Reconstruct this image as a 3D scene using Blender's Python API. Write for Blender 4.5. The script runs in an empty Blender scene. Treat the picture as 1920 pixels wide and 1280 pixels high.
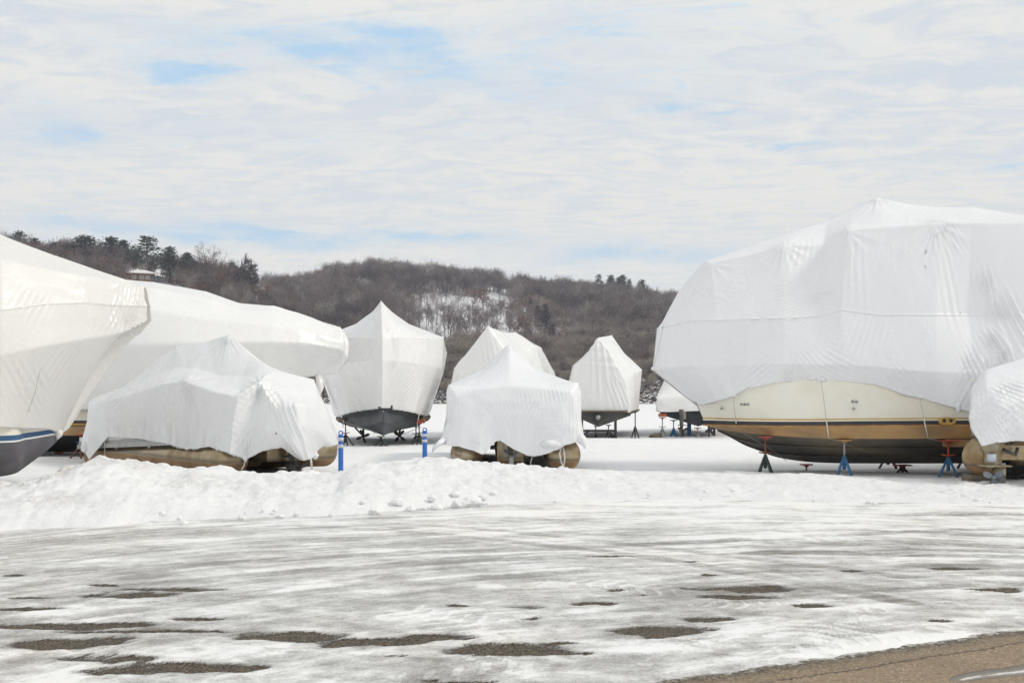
import bpy, math, random
import numpy as np
from mathutils import Vector, noise as mnoise
random.seed(7)
rng = np.random.default_rng(7)
S = bpy.context.scene
COL = S.collection
R = math.radians
# ------------------------------------------------------------------ camera
FPX, EYE, CX, HY = 2000.0, 1.6, 960.0, 733.0
cam = bpy.data.objects.new('camera', bpy.data.cameras.new('camera'))
COL.objects.link(cam)
cam.location = (0, 0, EYE)
cam.rotation_euler = (R(90), 0, 0)
cam.data.sensor_width = 36.0
cam.data.lens = FPX / 1920 * 36.0
cam.data.shift_y = (HY - 640) / 1920
cam.data.clip_start = 0.1
cam.data.clip_end = 6000
S.camera = cam
S.view_settings.view_transform = 'Standard'
S.view_settings.look = 'None'
S.view_settings.exposure = 0.36
S.view_settings.gamma = 1.0
S.view_settings.use_curve_mapping = False
S.cycles.use_denoising = True
S.cycles.max_bounces = 8
S.cycles.diffuse_bounces = 4
S.cycles.transmission_bounces = 4
S.cycles.caustics_reflective = False
S.cycles.caustics_refractive = False
# ------------------------------------------------------------------ sky
SUN = Vector((0.72, -0.12, 0.68)).normalized()
world = bpy.data.worlds.new('World')
S.world = world
world.use_nodes = True


class NT:
    """small node-tree writer"""
    def __init__(s, tree):
        s.t = tree
        s.n = tree.nodes
        s.l = tree.links

    def node(s, kind, **kw):
        n = s.n.new(kind)
        for k, v in kw.items():
            setattr(n, k, v)
        return n

    def put(s, sock, v):
        if v is None:
            return
        if isinstance(v, bpy.types.NodeSocket):
            s.l.new(v, sock)
        elif isinstance(v, (tuple, list)) and len(v) == 3 and sock.type == 'RGBA':
            sock.default_value = (*v, 1)
        else:
            sock.default_value = v

    def math(s, op, a, b=None, c=None, clamp=False):
        n = s.node('ShaderNodeMath', operation=op, use_clamp=clamp)
        for i, v in enumerate((a, b, c)):
            s.put(n.inputs[i], v)
        return n.outputs[0]

    def vmath(s, op, a, b=None):
        n = s.node('ShaderNodeVectorMath', operation=op)
        s.put(n.inputs[0], a)
        if b is not None:
            s.put(n.inputs[1], b)
        return n.outputs[0]

    def mix(s, f, a, b, blend='MIX'):
        n = s.node('ShaderNodeMix', data_type='RGBA', blend_type=blend)
        s.put(n.inputs[0], f)
        s.put(n.inputs[6], a)
        s.put(n.inputs[7], b)
        return n.outputs[2]

    def ramp(s, f, lo, hi, a=0.0, b=1.0, smooth=True):
        n = s.node('ShaderNodeMapRange')
        n.interpolation_type = 'SMOOTHSTEP' if smooth else 'LINEAR'
        s.put(n.inputs[0], f)
        n.inputs[1].default_value = lo
        n.inputs[2].default_value = hi
        n.inputs[3].default_value = a
        n.inputs[4].default_value = b
        return n.outputs[0]

    def noise(s, vec, scale, detail=4, rough=0.55, dist=0.0):
        n = s.node('ShaderNodeTexNoise')
        s.put(n.inputs['Vector'], vec)
        n.inputs['Scale'].default_value = scale
        n.inputs['Detail'].default_value = detail
        n.inputs['Roughness'].default_value = rough
        n.inputs['Distortion'].default_value = dist
        return n.outputs['Fac']

    def scale(s, vec, sc):
        n = s.node('ShaderNodeMapping')
        s.put(n.inputs[0], vec)
        n.inputs['Scale'].default_value = sc
        return n.outputs[0]

    def sep(s, v):
        n = s.node('ShaderNodeSeparateXYZ')
        s.put(n.inputs[0], v)
        return n.outputs

    def comb(s, x, y, z):
        n = s.node('ShaderNodeCombineXYZ')
        for i, v in enumerate((x, y, z)):
            s.put(n.inputs[i], v)
        return n.outputs[0]

    def attr(s, name):
        return s.node('ShaderNodeAttribute', attribute_name=name).outputs


def build_sky():
    t = NT(world.node_tree)
    t.n.clear()
    out = t.node('ShaderNodeOutputWorld')
    bg = t.node('ShaderNodeBackground')
    bg.inputs['Strength'].default_value = 0.10
    sky = t.node('ShaderNodeTexSky', sky_type='NISHITA', sun_disc=False)
    sky.sun_elevation = math.asin(SUN.z)
    sky.sun_rotation = math.atan2(SUN.x, SUN.y)
    sky.air_density = 1.0
    sky.dust_density = 1.5
    d = t.node('ShaderNodeTexCoord').outputs['Generated']
    x, y, z = t.sep(d)
    zz = t.math('ADD', t.math('MAXIMUM', z, 0.0), 0.06)
    px, py = t.math('DIVIDE', x, zz), t.math('DIVIDE', y, zz)
    plane = t.comb(px, py, 0.0)
    az = t.math('ARCTAN2', x, y)
    el = t.math('ARCSINE', z)
    # rippled altocumulus rows, nearly parallel to the horizon
    warp = t.noise(t.scale(plane, (0.5, 0.5, 1)), 1.0, 3)
    rows_v = t.comb(px, t.math('ADD', py, t.math('ADD', t.math('MULTIPLY', warp, 0.9), t.math('MULTIPLY', px, 0.10))), 0.0)
    rows = t.noise(t.scale(rows_v, (2.7, 4.6, 1)), 2.0, 6, 0.6, 0.7)
    big = t.noise(t.scale(plane, (0.32, 0.7, 1)), 1.0, 4, 0.5)
    # openings in the cloud sheet
    wob = t.math('SUBTRACT', t.noise(t.comb(az, t.math('MULTIPLY', el, 3.0), 0.3), 14.0, 6, 0.65), 0.5)
    frag = t.math('SUBTRACT', t.noise(t.comb(t.math('MULTIPLY', az, 12.0), t.math('MULTIPLY', el, 48.0), 1.7), 1.0, 6, 0.62), 0.5)
    gaps = None
    for (gx, gy, sx, sy, a) in ((330, 135, 130, 22, .62), (740, 105, 190, 45, .50), (560, 75, 240, 40, .34), (880, 165, 180, 40, .30), (250, 70, 200, 40, .22), (1150, 150, 260, 60, .22), (1400, 110, 300, 60, .16), (1000, 250, 320, 30, .14),
                                (430, 240, 260, 40, .25), (60, 240, 150, 50, .30), (1250, 203, 50, 9, .62), (1345, 214, 40, 6, .5),
                                (1505, 270, 62, 11, .60), (1240, 30, 260, 30, .16), (1040, 45, 120, 50, .30), (180, 430, 460, 26, .40),
                                (640, 440, 420, 20, .50), (1180, 480, 260, 24, .50), (1890, 315, 60, 8, .4), (130, 260, 60, 14, .4)):
        a0 = math.atan2(gx - CX, FPX)
        e0 = math.atan2(HY - gy, math.hypot(FPX, gx - CX))
        ax = t.math('DIVIDE', t.math('SUBTRACT', t.math('ADD', az, t.math('MULTIPLY', wob, 0.10)), a0), sx / FPX)
        ay = t.math('DIVIDE', t.math('SUBTRACT', t.math('ADD', el, t.math('MULTIPLY', wob, 0.035)), e0), sy / FPX)
        g = t.math('MULTIPLY', t.math('EXPONENT', t.math('MULTIPLY', t.math('ADD', t.math('MULTIPLY', ax, ax), t.math('MULTIPLY', ay, ay)), -1.0)), a)
        gaps = g if gaps is None else t.math('ADD', gaps, g)
    hi = t.ramp(el, 0.09, 0.20)
    rowsel = t.math('MULTIPLY', t.math('SUBTRACT', rows, 0.5), t.math('ADD', 0.25, t.math('MULTIPLY', hi, 1.0)))
    gaps = t.math('MULTIPLY', gaps, t.math('ADD', 0.85, t.math('MULTIPLY', frag, 2.2)))
    field = t.math('ADD', t.math('ADD', gaps, t.math('MULTIPLY', t.math('SUBTRACT', big, 0.5), 0.55)), rowsel)
    hole = t.ramp(field, 0.05, 0.80)
    tone = t.ramp(t.math('ADD', rows, t.math('MULTIPLY', t.math('SUBTRACT', big, 0.5), 0.7)), 0.30, 0.68)
    lowgrey = t.ramp(el, 0.06, 0.30)
    c_hi = t.mix(tone, (5.35, 5.85, 6.4), (7.1, 6.92, 6.5))
    c_lo = t.mix(tone, (6.05, 6.4, 6.6), (6.95, 6.88, 6.6))
    cloud = t.mix(lowgrey, c_lo, c_hi)
    blue = t.mix(0.22, t.mix(1.0, sky.outputs[0], (0.0, 0.0, 0.0), 'ADD'), (3.6, 5.4, 8.4))
    blue = t.mix(0.88, blue, (3.5, 5.5, 7.4))
    colr = t.mix(t.math('MULTIPLY', hole, 0.9), cloud, blue)
    t.put(bg.inputs['Color'], colr)
    t.l.new(bg.outputs[0], out.inputs['Surface'])


build_sky()
sun = bpy.data.objects.new('sun', bpy.data.lights.new('sun', 'SUN'))
COL.objects.link(sun)
sun.data.energy = 1.25
sun.data.angle = R(12)
sun.data.color = (1.0, 0.94, 0.84)
sun.rotation_euler = SUN.to_track_quat('Z', 'Y').to_euler()
sun.location = (60, 10, 60)


# ------------------------------------------------------------------ helpers
def P(px, py, Y):
    return np.array(((px - CX) / FPX * Y, Y, EYE - (py - HY) / FPX * Y))


_perm = np.random.default_rng(3).permutation(512).astype(np.int64) % 256
_perm = np.concatenate([_perm, _perm])
_g = np.random.default_rng(4).normal(size=(256, 3))
_g /= np.linalg.norm(_g, axis=1)[:, None]


def pn(x, y, z=0.0):
    """vectorised gradient noise, about -0.7..0.7"""
    x, y, z = np.broadcast_arrays(np.asarray(x, float), np.asarray(y, float), np.asarray(z, float))
    xi, yi, zi = np.floor(x).astype(np.int64), np.floor(y).astype(np.int64), np.floor(z).astype(np.int64)
    xf, yf, zf = x - xi, y - yi, z - zi
    f = lambda t: t * t * t * (t * (t * 6 - 15) + 10)
    u, v, w = f(xf), f(yf), f(zf)
    r = 0
    for a in (0, 1):
        for b in (0, 1):
            for c in (0, 1):
                h = _perm[(_perm[(_perm[(xi + a) & 255] + yi + b) & 255] + zi + c) & 255]
                g = _g[h]
                d = g[..., 0] * (xf - a) + g[..., 1] * (yf - b) + g[..., 2] * (zf - c)
                r = r + d * (u if a else 1 - u) * (v if b else 1 - v) * (w if c else 1 - w)
    return r


def fbm(x, y, z=0.0, o=4, g=0.5):
    r, a, k = 0, 1.0, 1.0
    for i in range(o):
        r = r + a * pn(np.asarray(x) * k + i * 7.3, np.asarray(y) * k + i * 3.1, np.asarray(z) * k)
        a *= g
        k *= 2.03
    return r


def sstep(x, a, b):
    t = np.clip((np.asarray(x, float) - a) / (b - a), 0, 1)
    return t * t * (3 - 2 * t)


ORG = {}


def tag(o, label=None, cat=None, group=None, kind=None):
    if label:
        o['label'] = label
    if cat:
        o['category'] = cat
    if group:
        o['group'] = group
    if kind:
        o['kind'] = kind
    return o


def thing(name, loc, label, cat, group=None):
    o = bpy.data.objects.new(name, None)
    o.empty_display_size = 0.3
    COL.objects.link(o)
    o.location = tuple(float(c) for c in loc)
    ORG[o] = np.array(loc, float)
    return tag(o, label, cat, group)


def mk(name, V, Fc, mats, parent=None, smooth=True, midx=None, attrs=None):
    """a mesh object from world-space vertices"""
    V = np.asarray(V, float).reshape(-1, 3)
    o0 = ORG.get(parent, np.zeros(3)) if parent else np.zeros(3)
    me = bpy.data.meshes.new(name)
    W = V - o0
    Fc = list(Fc) if not isinstance(Fc, np.ndarray) else Fc
    if isinstance(Fc, np.ndarray):
        n, k = Fc.shape
        me.vertices.add(len(W))
        me.vertices.foreach_set('co', W.ravel())
        me.loops.add(n * k)
        me.loops.foreach_set('vertex_index', Fc.ravel().astype(np.int32))
        me.polygons.add(n)
        me.polygons.foreach_set('loop_start', (np.arange(n) * k).astype(np.int32))
        me.update(calc_edges=True)
    else:
        me.from_pydata([tuple(v) for v in W], [], Fc)
    me.validate()
    for m in (mats if isinstance(mats, (list, tuple)) else [mats]):
        me.materials.append(m)
    if midx is not None:
        me.polygons.foreach_set('material_index', np.asarray(midx, np.int32))
    me.polygons.foreach_set('use_smooth', np.full(len(me.polygons), bool(smooth)))
    for k, v in (attrs or {}).items():
        v = np.asarray(v, np.float32)
        if v.ndim == 1:
            a = me.attributes.new(k, 'FLOAT', 'POINT')
            a.data.foreach_set('value', v)
        else:
            a = me.attributes.new(k, 'FLOAT_VECTOR', 'POINT')
            a.data.foreach_set('vector', v.ravel())
    me.update()
    o = bpy.data.objects.new(name, me)
    COL.objects.link(o)
    if parent:
        o.parent = parent
    ORG[o] = o0
    return o


def gridf(m, n):
    i, j = np.meshgrid(np.arange(m - 1), np.arange(n - 1), indexing='ij')
    a = (i * n + j).ravel()
    return np.stack([a, a + n, a + n + 1, a + 1], 1)


class MB:
    def __init__(s):
        s.V, s.F = [], []

    def add(s, V, F):
        k = len(s.V)
        s.V += [tuple(map(float, v)) for v in V]
        s.F += [tuple(i + k for i in f) for f in F]
        return s

    def box(s, c, d, rot=None, taper=1.0):
        c = np.array(c, float)
        q = []
        for z in (-1, 1):
            t = taper if z > 0 else 1
            for (x, y) in ((-1, -1), (1, -1), (1, 1), (-1, 1)):
                q.append((x * d[0] / 2 * t, y * d[1] / 2 * t, z * d[2] / 2))
        q = np.array(q)
        if rot is not None:
            q = q @ np.array(rot).T
        return s.add(q + c, [(3, 2, 1, 0), (4, 5, 6, 7), (0, 1, 5, 4), (1, 2, 6, 5), (2, 3, 7, 6), (3, 0, 4, 7)])

    def tube(s, pts, r, n=8, cap=True):
        pts = np.array(pts, float)
        k = len(pts)
        r = np.broadcast_to(np.array(r, float), (k,))
        V = []
        prev = None
        for i in range(k):
            d = pts[min(i + 1, k - 1)] - pts[max(i - 1, 0)]
            d /= max(np.linalg.norm(d), 1e-9)
            up = np.array((0, 0, 1.0)) if abs(d[2]) < 0.95 else np.array((1.0, 0, 0))
            a = np.cross(d, up) if prev is None else prev - d * np.dot(prev, d)
            a /= max(np.linalg.norm(a), 1e-9)
            prev = a
            b = np.cross(d, a)
            for j in range(n):
                t = 2 * math.pi * j / n
                V.append(pts[i] + r[i] * (math.cos(t) * a + math.sin(t) * b))
        F = [(i * n + j, i * n + (j + 1) % n, (i + 1) * n + (j + 1) % n, (i + 1) * n + j) for i in range(k - 1) for j in range(n)]
        if cap:
            F += [tuple(range(n - 1, -1, -1)), tuple((k - 1) * n + j for j in range(n))]
        return s.add(V, F)

    def build(s, name, mat, parent=None, smooth=False):
        return mk(name, s.V, s.F, mat, parent, smooth)


def rotz(a):
    c, s = math.cos(a), math.sin(a)
    return np.array(((c, -s, 0), (s, c, 0), (0, 0, 1)))


def resample(p, n, smooth=True):
    """p (M,...) control values -> n samples, Catmull-Rom"""
    p = np.asarray(p, float)
    M = len(p)
    t = np.linspace(0, M - 1, n)
    i = np.minimum(t.astype(int), M - 2)
    f = (t - i).reshape((-1,) + (1,) * (p.ndim - 1))
    p1, p2 = p[i], p[i + 1]
    if not smooth:
        return p1 + (p2 - p1) * f
    p0 = np.where((i > 0).reshape(f.shape), p[np.maximum(i - 1, 0)], 2 * p1 - p2)
    p3 = np.where((i < M - 2).reshape(f.shape), p[np.minimum(i + 2, M - 1)], 2 * p2 - p1)
    return 0.5 * ((2 * p1) + (-p0 + p2) * f + (2 * p0 - 5 * p1 + 4 * p2 - p3) * f ** 2 + (-p0 + 3 * p1 - 3 * p2 + p3) * f ** 3)


# ------------------------------------------------------------------ materials
def newmat(name):
    m = bpy.data.materials.new(name)
    m.use_nodes = True
    t = NT(m.node_tree)
    b = t.n['Principled BSDF']
    return m, t, b


def pmat(name, c1, c2=None, scale=4.0, rough=0.6, bump=0.0, bscale=30.0, metal=0.0, spec=0.5, stretch=(1, 1, 1)):
    m, t, b = newmat(name)
    co = t.node('ShaderNodeTexCoord').outputs['Object']
    v = t.scale(co, stretch)
    if c2 is None:
        c2 = tuple(c * 0.75 for c in c1)
    f = t.ramp(t.noise(v, scale, 6, 0.6), 0.35, 0.68)
    t.put(b.inputs['Base Color'], t.mix(f, c1, c2))
    t.put(b.inputs['Roughness'], t.math('ADD', rough - 0.08, t.math('MULTIPLY', f, 0.16)))
    b.inputs['Metallic'].default_value = metal
    b.inputs['Specular IOR Level'].default_value = spec
    if bump:
        bn = t.node('ShaderNodeBump')
        bn.inputs['Strength'].default_value = bump
        bn.inputs['Distance'].default_value = 0.02
        t.put(bn.inputs['Height'], t.noise(v, bscale, 5, 0.6))
        t.l.new(bn.outputs[0], b.inputs['Normal'])
    return m


def film(name, c1, c2, transl=0.25, bump=0.35):
    """taut heat-shrunk plastic sheet: creased, half glossy, lets some light through"""
    m, t, b = newmat(name)
    co = t.node('ShaderNodeTexCoord').outputs['Object']
    big = t.ramp(t.noise(t.scale(co, (1, 1, .6)), 0.8, 4, 0.55), 0.3, 0.7)
    grey_streaks = t.ramp(t.noise(t.scale(co, (3.0, 3.0, .5)), 1.8, 6, 0.7), 0.50, 0.78)  # upright streaks where the sheet is slightly greyer
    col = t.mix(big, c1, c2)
    col = t.mix(t.math('MULTIPLY', grey_streaks, 0.18), col, tuple(c * 0.86 for c in c2))
    t.put(b.inputs['Base Color'], col)
    t.put(b.inputs['Roughness'], t.ramp(big, 0, 1, 0.24, 0.40))
    b.inputs['Specular IOR Level'].default_value = 0.55
    # sharp little folds: ridges of stretched noise, in patches
    def folds(st, sc, lo, hi):
        n = t.noise(t.scale(co, st), sc, 3, 0.5, 0.8)
        a = t.math('ABSOLUTE', t.math('SUBTRACT', n, 0.5))
        r = t.math('SUBTRACT', 1.0, t.ramp(a, 0.0, 0.10))
        patch = t.ramp(t.noise(co, 0.9, 3, 0.5), lo, hi)
        return t.math('MULTIPLY', r, patch)
    h = t.math('ADD', t.math('MULTIPLY', folds((1.0, 1.0, .5), 3.0, .52, .68), 0.8), t.math('MULTIPLY', folds((.5, .5, 1.6), 3.2, .58, .72), 0.9))
    h = t.math('ADD', h, t.math('MULTIPLY', t.noise(co, 9.0, 5, 0.6, 0.6), 0.9))
    h = t.math('ADD', h, t.math('MULTIPLY', t.noise(co, 34.0, 3, 0.6), 0.16))
    bn = t.node('ShaderNodeBump')
    bn.inputs['Strength'].default_value = bump
    bn.inputs['Distance'].default_value = 0.03
    t.put(bn.inputs['Height'], h)
    t.l.new(bn.outputs[0], b.inputs['Normal'])
    b.inputs['Coat Weight'].default_value = .35
    b.inputs['Coat Roughness'].default_value = .18
    tr = t.node('ShaderNodeBsdfTranslucent')
    tr.inputs['Color'].default_value = (0.92, 0.90, 0.84, 1)
    t.l.new(bn.outputs[0], tr.inputs['Normal'])
    mx = t.node('ShaderNodeMixShader')
    mx.inputs[0].default_value = transl
    t.l.new(b.outputs[0], mx.inputs[1])
    t.l.new(tr.outputs[0], mx.inputs[2])
    t.l.new(mx.outputs[0], t.n['Material Output'].inputs['Surface'])
    return m


M = {}
M['film_warm'] = film('shrink_film_warm', (.865, .855, .825), (.84, .83, .80), .16, .17)
M['film_cool'] = film('shrink_film_cool', (.92, .925, .95), (.89, .897, .925), .10, .17)
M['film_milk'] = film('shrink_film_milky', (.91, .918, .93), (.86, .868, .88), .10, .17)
M['film_white'] = film('shrink_film_white', (.93, .928, .92), (.90, .90, .90), .12, .17)
M['gelcoat'] = pmat('cream_gelcoat', (.88, .86, .76), (.82, .78, .66), .9, .2)
M['black_stripe'] = pmat('black_stripe', (.025, .028, .035), (.05, .045, .04), 3, .4)
M['gold'] = pmat('gold_stripe', (.62, .40, .09), (.48, .27, .06), 3, .5)
M['rust_line'] = pmat('rusty_line', (.36, .16, .045), (.55, .30, .09), 6, .7, stretch=(.3, 1, 1))
M['scum'] = pmat('brown_waterline_scum', (.52, .32, .14), (.30, .20, .11), 1.6, .6, .2, 60, stretch=(.6, 1, 1.6))
M['bottom_paint'] = pmat('dark_bottom_paint', (.06, .056, .056), (.24, .20, .14), 0.8, .6, .15, 40, stretch=(.35, 1, 1))
M['grey_bottom'] = pmat('grey_bottom_paint', (.13, .125, .14), (.095, .09, .10), 1.4, .55, .12, 50)
M['black_hull'] = pmat('black_bottom_paint', (.018, .019, .024), (.035, .034, .038), 2, .5, .1, 50)
M['teal_hull'] = pmat('dark_slate_bottom_paint', (.028, .036, .045), (.045, .05, .058), 2.4, .5, .12, 40)
M['blue_stripe'] = pmat('blue_boot_stripe', (.035, .13, .27), (.03, .10, .22), 2, .4)
M['white_paint'] = pmat('white_paint', (.80, .80, .78), (.74, .74, .71), 3, .4)
M['red_paint'] = pmat('worn_red_paint', (.48, .075, .04), (.30, .07, .045), 9, .6)
M['blue_steel'] = pmat('blue_painted_steel', (.03, .16, .34), (.035, .11, .22), 9, .5)
M['green_steel'] = pmat('dark_green_steel', (.035, .065, .06), (.05, .055, .05), 9, .6)
M['black_steel'] = pmat('black_steel', (.025, .027, .03), (.05, .047, .045), 7, .5)
M['grey_steel'] = pmat('galvanised_steel', (.40, .42, .44), (.30, .31, .33), 8, .45, metal=.5)
M['rust_steel'] = pmat('rusty_steel', (.15, .06, .04), (.22, .09, .05), 9, .7)
M['bronze'] = pmat('dark_bronze', (.035, .032, .036), (.06, .05, .05), 6, .45, metal=.4)
M['prop_grey'] = pmat('grey_propeller_paint', (.16, .18, .21), (.11, .125, .15), 6, .4)
M['drive'] = pmat('weathered_drive_casing', (.40, .35, .25), (.26, .19, .11), 5, .6)
M['drive_dark'] = pmat('dark_drive_casing', (.06, .065, .07), (.11, .10, .09), 6, .5)
M['post_blue'] = pmat('blue_plastic_post', (.015, .13, .47), (.02, .11, .40), 4, .4)
M['reflective'] = pmat('grey_white_reflective_band', (.58, .62, .68), (.50, .54, .60), 10, .4)
M['rope'] = pmat('white_strap', (.75, .74, .70), (.60, .58, .54), 8, .8)
M['wire'] = pmat('grey_cord', (.42, .41, .39), (.35, .34, .32), 8, .8)
M['timber'] = pmat('weathered_timber', (.20, .17, .13), (.13, .105, .08), 6, .85, .4, 40, stretch=(.3, 1, 3))
M['plank'] = pmat('tan_timber', (.42, .31, .18), (.34, .24, .13), 5, .8)
M['green_plastic'] = pmat('pale_green_plastic', (.25, .42, .24), (.20, .34, .20), 5, .6)
M['brown_wall'] = pmat('brown_log_wall', (.24, .13, .07), (.17, .09, .05), 3, .8)
M['window_glass'] = pmat('window_glass', (.30, .33, .36), (.22, .25, .28), 3, .1)
M['alu'] = pmat('aluminium_trim', (.46, .47, .46), (.36, .37, .36), 5, .4, metal=.35)
M['metal_dark'] = pmat('dark_metal', (.03, .03, .032), (.05, .05, .05), 6, .4)
M['red_bottom'] = pmat('red_bottom_paint', (.42, .10, .05), (.30, .08, .05), 6, .6)


def pontoon_mat():
    m, t, b = newmat('stained_aluminium_pontoon')
    co = t.node('ShaderNodeTexCoord').outputs['Object']
    z = t.sep(co)[2]
    n = t.noise(co, 3.0, 6, 0.65)
    n2 = t.noise(t.scale(co, (1.2, 1.2, .7)), 2.2, 6, 0.62)
    upper = t.mix(t.ramp(n2, .35, .65), (.46, .38, .26), (.27, .175, .08))
    lower = t.mix(t.ramp(n, .3, .7), (.33, .20, .09), (.18, .105, .045))
    line = t.ramp(t.math('ADD', z, t.math('MULTIPLY', t.math('SUBTRACT', n, 0.5), 0.05)), 0.30, 0.315)
    near = t.ramp(t.math('ABSOLUTE', t.math('SUBTRACT', z, 0.345)), 0.0, 0.07, 0.75, 0.0)
    c = t.mix(line, lower, t.mix(near, upper, (.13, .105, .075)))
    t.put(b.inputs['Base Color'], c)
    t.put(b.inputs['Roughness'], t.math('ADD', t.math('MULTIPLY', line, -0.30), 0.60))
    t.put(b.inputs['Metallic'], t.math('MULTIPLY', line, 0.65))
    bn = t.node('ShaderNodeBump')
    bn.inputs['Strength'].default_value = .25
    bn.inputs['Distance'].default_value = .01
    t.put(bn.inputs['Height'], t.noise(co, 40, 4))
    t.l.new(bn.outputs[0], b.inputs['Normal'])
    return m


M['pontoon'] = pontoon_mat()


def snow_mat(name, dirt=True, bs=1.0):
    m, t, b = newmat(name)
    co = t.node('ShaderNodeTexCoord').outputs['Object']
    n = t.noise(co, 1.3, 6, 0.6)
    col = t.mix(t.ramp(n, .35, .7), (.885, .89, .895), (.83, .838, .85))
    if dirt:
        d = t.attr('dirt')[2]
        dm = t.math('MULTIPLY', d, t.ramp(t.noise(co, 9, 6, 0.7), .35, .62))
        col = t.mix(t.math('MULTIPLY', dm, 0.6), col, (.46, .42, .37))
    t.put(b.inputs['Base Color'], col)
    b.inputs['Roughness'].default_value = .65
    b.inputs['Specular IOR Level'].default_value = .25
    h = t.math('ADD', t.noise(co, 7 * bs, 8, 0.72), t.math('MULTIPLY', t.noise(co, 45 * bs, 4, 0.6), 0.3))
    bn = t.node('ShaderNodeBump')
    bn.inputs['Strength'].default_value = .8
    bn.inputs['Distance'].default_value = .05
    t.put(bn.inputs['Height'], h)
    t.l.new(bn.outputs[0], b.inputs['Normal'])
    return m


M['snow'] = snow_mat('plowed_snow')
M['snow_flat'] = snow_mat('lying_snow', False, .5)


def lot_mat():
    m, t, b = newmat('ice_over_asphalt')
    co = t.node('ShaderNodeTexCoord').outputs['Object']
    flow = t.attr('flow')[1]
    bare = t.attr('bare')[2]
    white = t.attr('white')[2]
    tread = t.attr('tread')[2]
    s1 = t.noise(t.scale(flow, (.30, 4.5, 1)), 1.6, 6, 0.62, 0.2)
    s2 = t.noise(t.scale(flow, (.55, 16, 1)), 2.0, 5, 0.6)
    n2 = t.noise(co, 7.0, 6, 0.62)
    n3 = t.noise(co, 45.0, 4, 0.6)
    grit = t.noise(co, 150.0, 2, 0.5)
    s3 = t.noise(t.scale(flow, (.9, 42, 1)), 2.0, 4, 0.6)
    blot = t.noise(t.scale(co, (1.0, 1.6, 1)), 1.1, 7, 0.62, .4)
    tread = t.ramp(tread, .25, .6)
    # bare asphalt where the thaw broke through
    bm = t.math('ADD', bare, t.math('MULTIPLY', t.math('SUBTRACT', n2, .5), .5))
    bm = t.math('ADD', bm, t.math('MULTIPLY', t.math('SUBTRACT', n3, .5), .30))
    bm = t.math('ADD', bm, t.math('MULTIPLY', t.math('SUBTRACT', s1, .5), .6))
    bm = t.math('ADD', bm, t.math('MULTIPLY', t.math('SUBTRACT', s2, .5), .45))
    bm = t.math('ADD', bm, t.math('MULTIPLY', t.math('SUBTRACT', grit, .5), .95))
    mask = t.ramp(bm, .40, .56)
    rim = t.ramp(bm, .10, .46)
    vor = t.node('ShaderNodeTexVoronoi')
    vor.inputs['Scale'].default_value = 120
    t.put(vor.inputs['Vector'], co)
    peb = t.sep(vor.outputs['Color'])[0]
    asph = t.mix(t.ramp(peb, .35, 1.0), (.034, .028, .022), (.24, .195, .14))
    asph = t.mix(t.math('MULTIPLY', t.ramp(grit, .48, .7), .7), asph, (.05, .041, .032))
    # ice and packed snow
    w = t.math('ADD', white, -.04)
    dist = t.sep(co)[1]
    far = t.ramp(dist, 6.3, 10.5, .42, 1.0)
    mott = t.noise(t.scale(co, (1.0, 1.25, 1)), 3.2, 8, 0.68, .6)
    for (n_, k_) in ((s1, 1.15), (s2, .80), (s3, .55)):
        w = t.math('ADD', w, t.math('MULTIPLY', t.math('MULTIPLY', t.math('SUBTRACT', n_, .5), k_), far))
    for (n_, k_) in ((blot, 1.45), (n2, .80), (n3, .65), (grit, .55)):
        w = t.math('ADD', w, t.math('MULTIPLY', t.math('SUBTRACT', n_, .5), k_))
    w = t.math('ADD', w, t.math('MULTIPLY', t.math('MULTIPLY', t.math('SUBTRACT', mott, .5), 1.5), t.ramp(dist, 6.3, 11.0, 1.0, .35)))
    w = t.math('ADD', w, t.math('MULTIPLY', tread, .22))
    wr = t.ramp(w, -.35, 1.0, smooth=False)
    cr = t.node('ShaderNodeValToRGB')
    cr.color_ramp.interpolation = 'LINEAR'
    el = cr.color_ramp.elements
    el[0].position, el[0].color = 0.0, (.15, .135, .115, 1)
    el[1].position, el[1].color = 1.0, (.86, .86, .852, 1)
    for p_, c_ in ((.22, (.29, .275, .25)), (.42, (.46, .452, .435)), (.58, (.60, .597, .585)), (.70, (.76, .758, .75)), (.80, (.83, .832, .828))):
        e_ = el.new(p_)
        e_.color = (*c_, 1)
    t.put(cr.inputs[0], wr)
    ice = cr.outputs[0]
    # flat plates of untouched snow with clear edges
    ws = white
    for (n_, k_) in ((s1, 1.5), (blot, 1.9), (mott, 1.2), (n2, .5), (n3, .3), (s2, .5)):
        ws = t.math('ADD', ws, t.math('MULTIPLY', t.math('SUBTRACT', n_, .5), k_))
    plate = t.ramp(ws, .66, .76)
    ice = t.mix(t.math('MULTIPLY', plate, .60), ice, (.885, .89, .892))
    warm = t.ramp(t.noise(co, .55, 4, .6), .45, .68)
    ice = t.mix(t.math('MULTIPLY', warm, .35), ice, t.mix(1.0, ice, (1.0, .93, .82), 'MULTIPLY'))
    speck = t.math('MULTIPLY', t.ramp(grit, .55, .68), t.ramp(w, .55, .15))
    ice = t.mix(t.math('MULTIPLY', speck, .55), ice, (.13, .115, .10))
    ice = t.mix(t.math('MULTIPLY', rim, .45), ice, (.20, .185, .165))
    asph = t.mix(t.ramp(bm, .52, .72, .75, 0.0), asph, (.035, .029, .023))
    t.put(b.inputs['Base Color'], t.mix(mask, ice, asph))
    rr = t.ramp(wr, .3, .8, .22, .62)
    rn = t.node('ShaderNodeMix', data_type='FLOAT')
    t.put(rn.inputs[0], mask)
    t.put(rn.inputs[2], rr)
    rn.inputs[3].default_value = .85
    t.put(b.inputs['Roughness'], rn.outputs[0])
    b.inputs['Specular IOR Level'].default_value = .35
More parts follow.
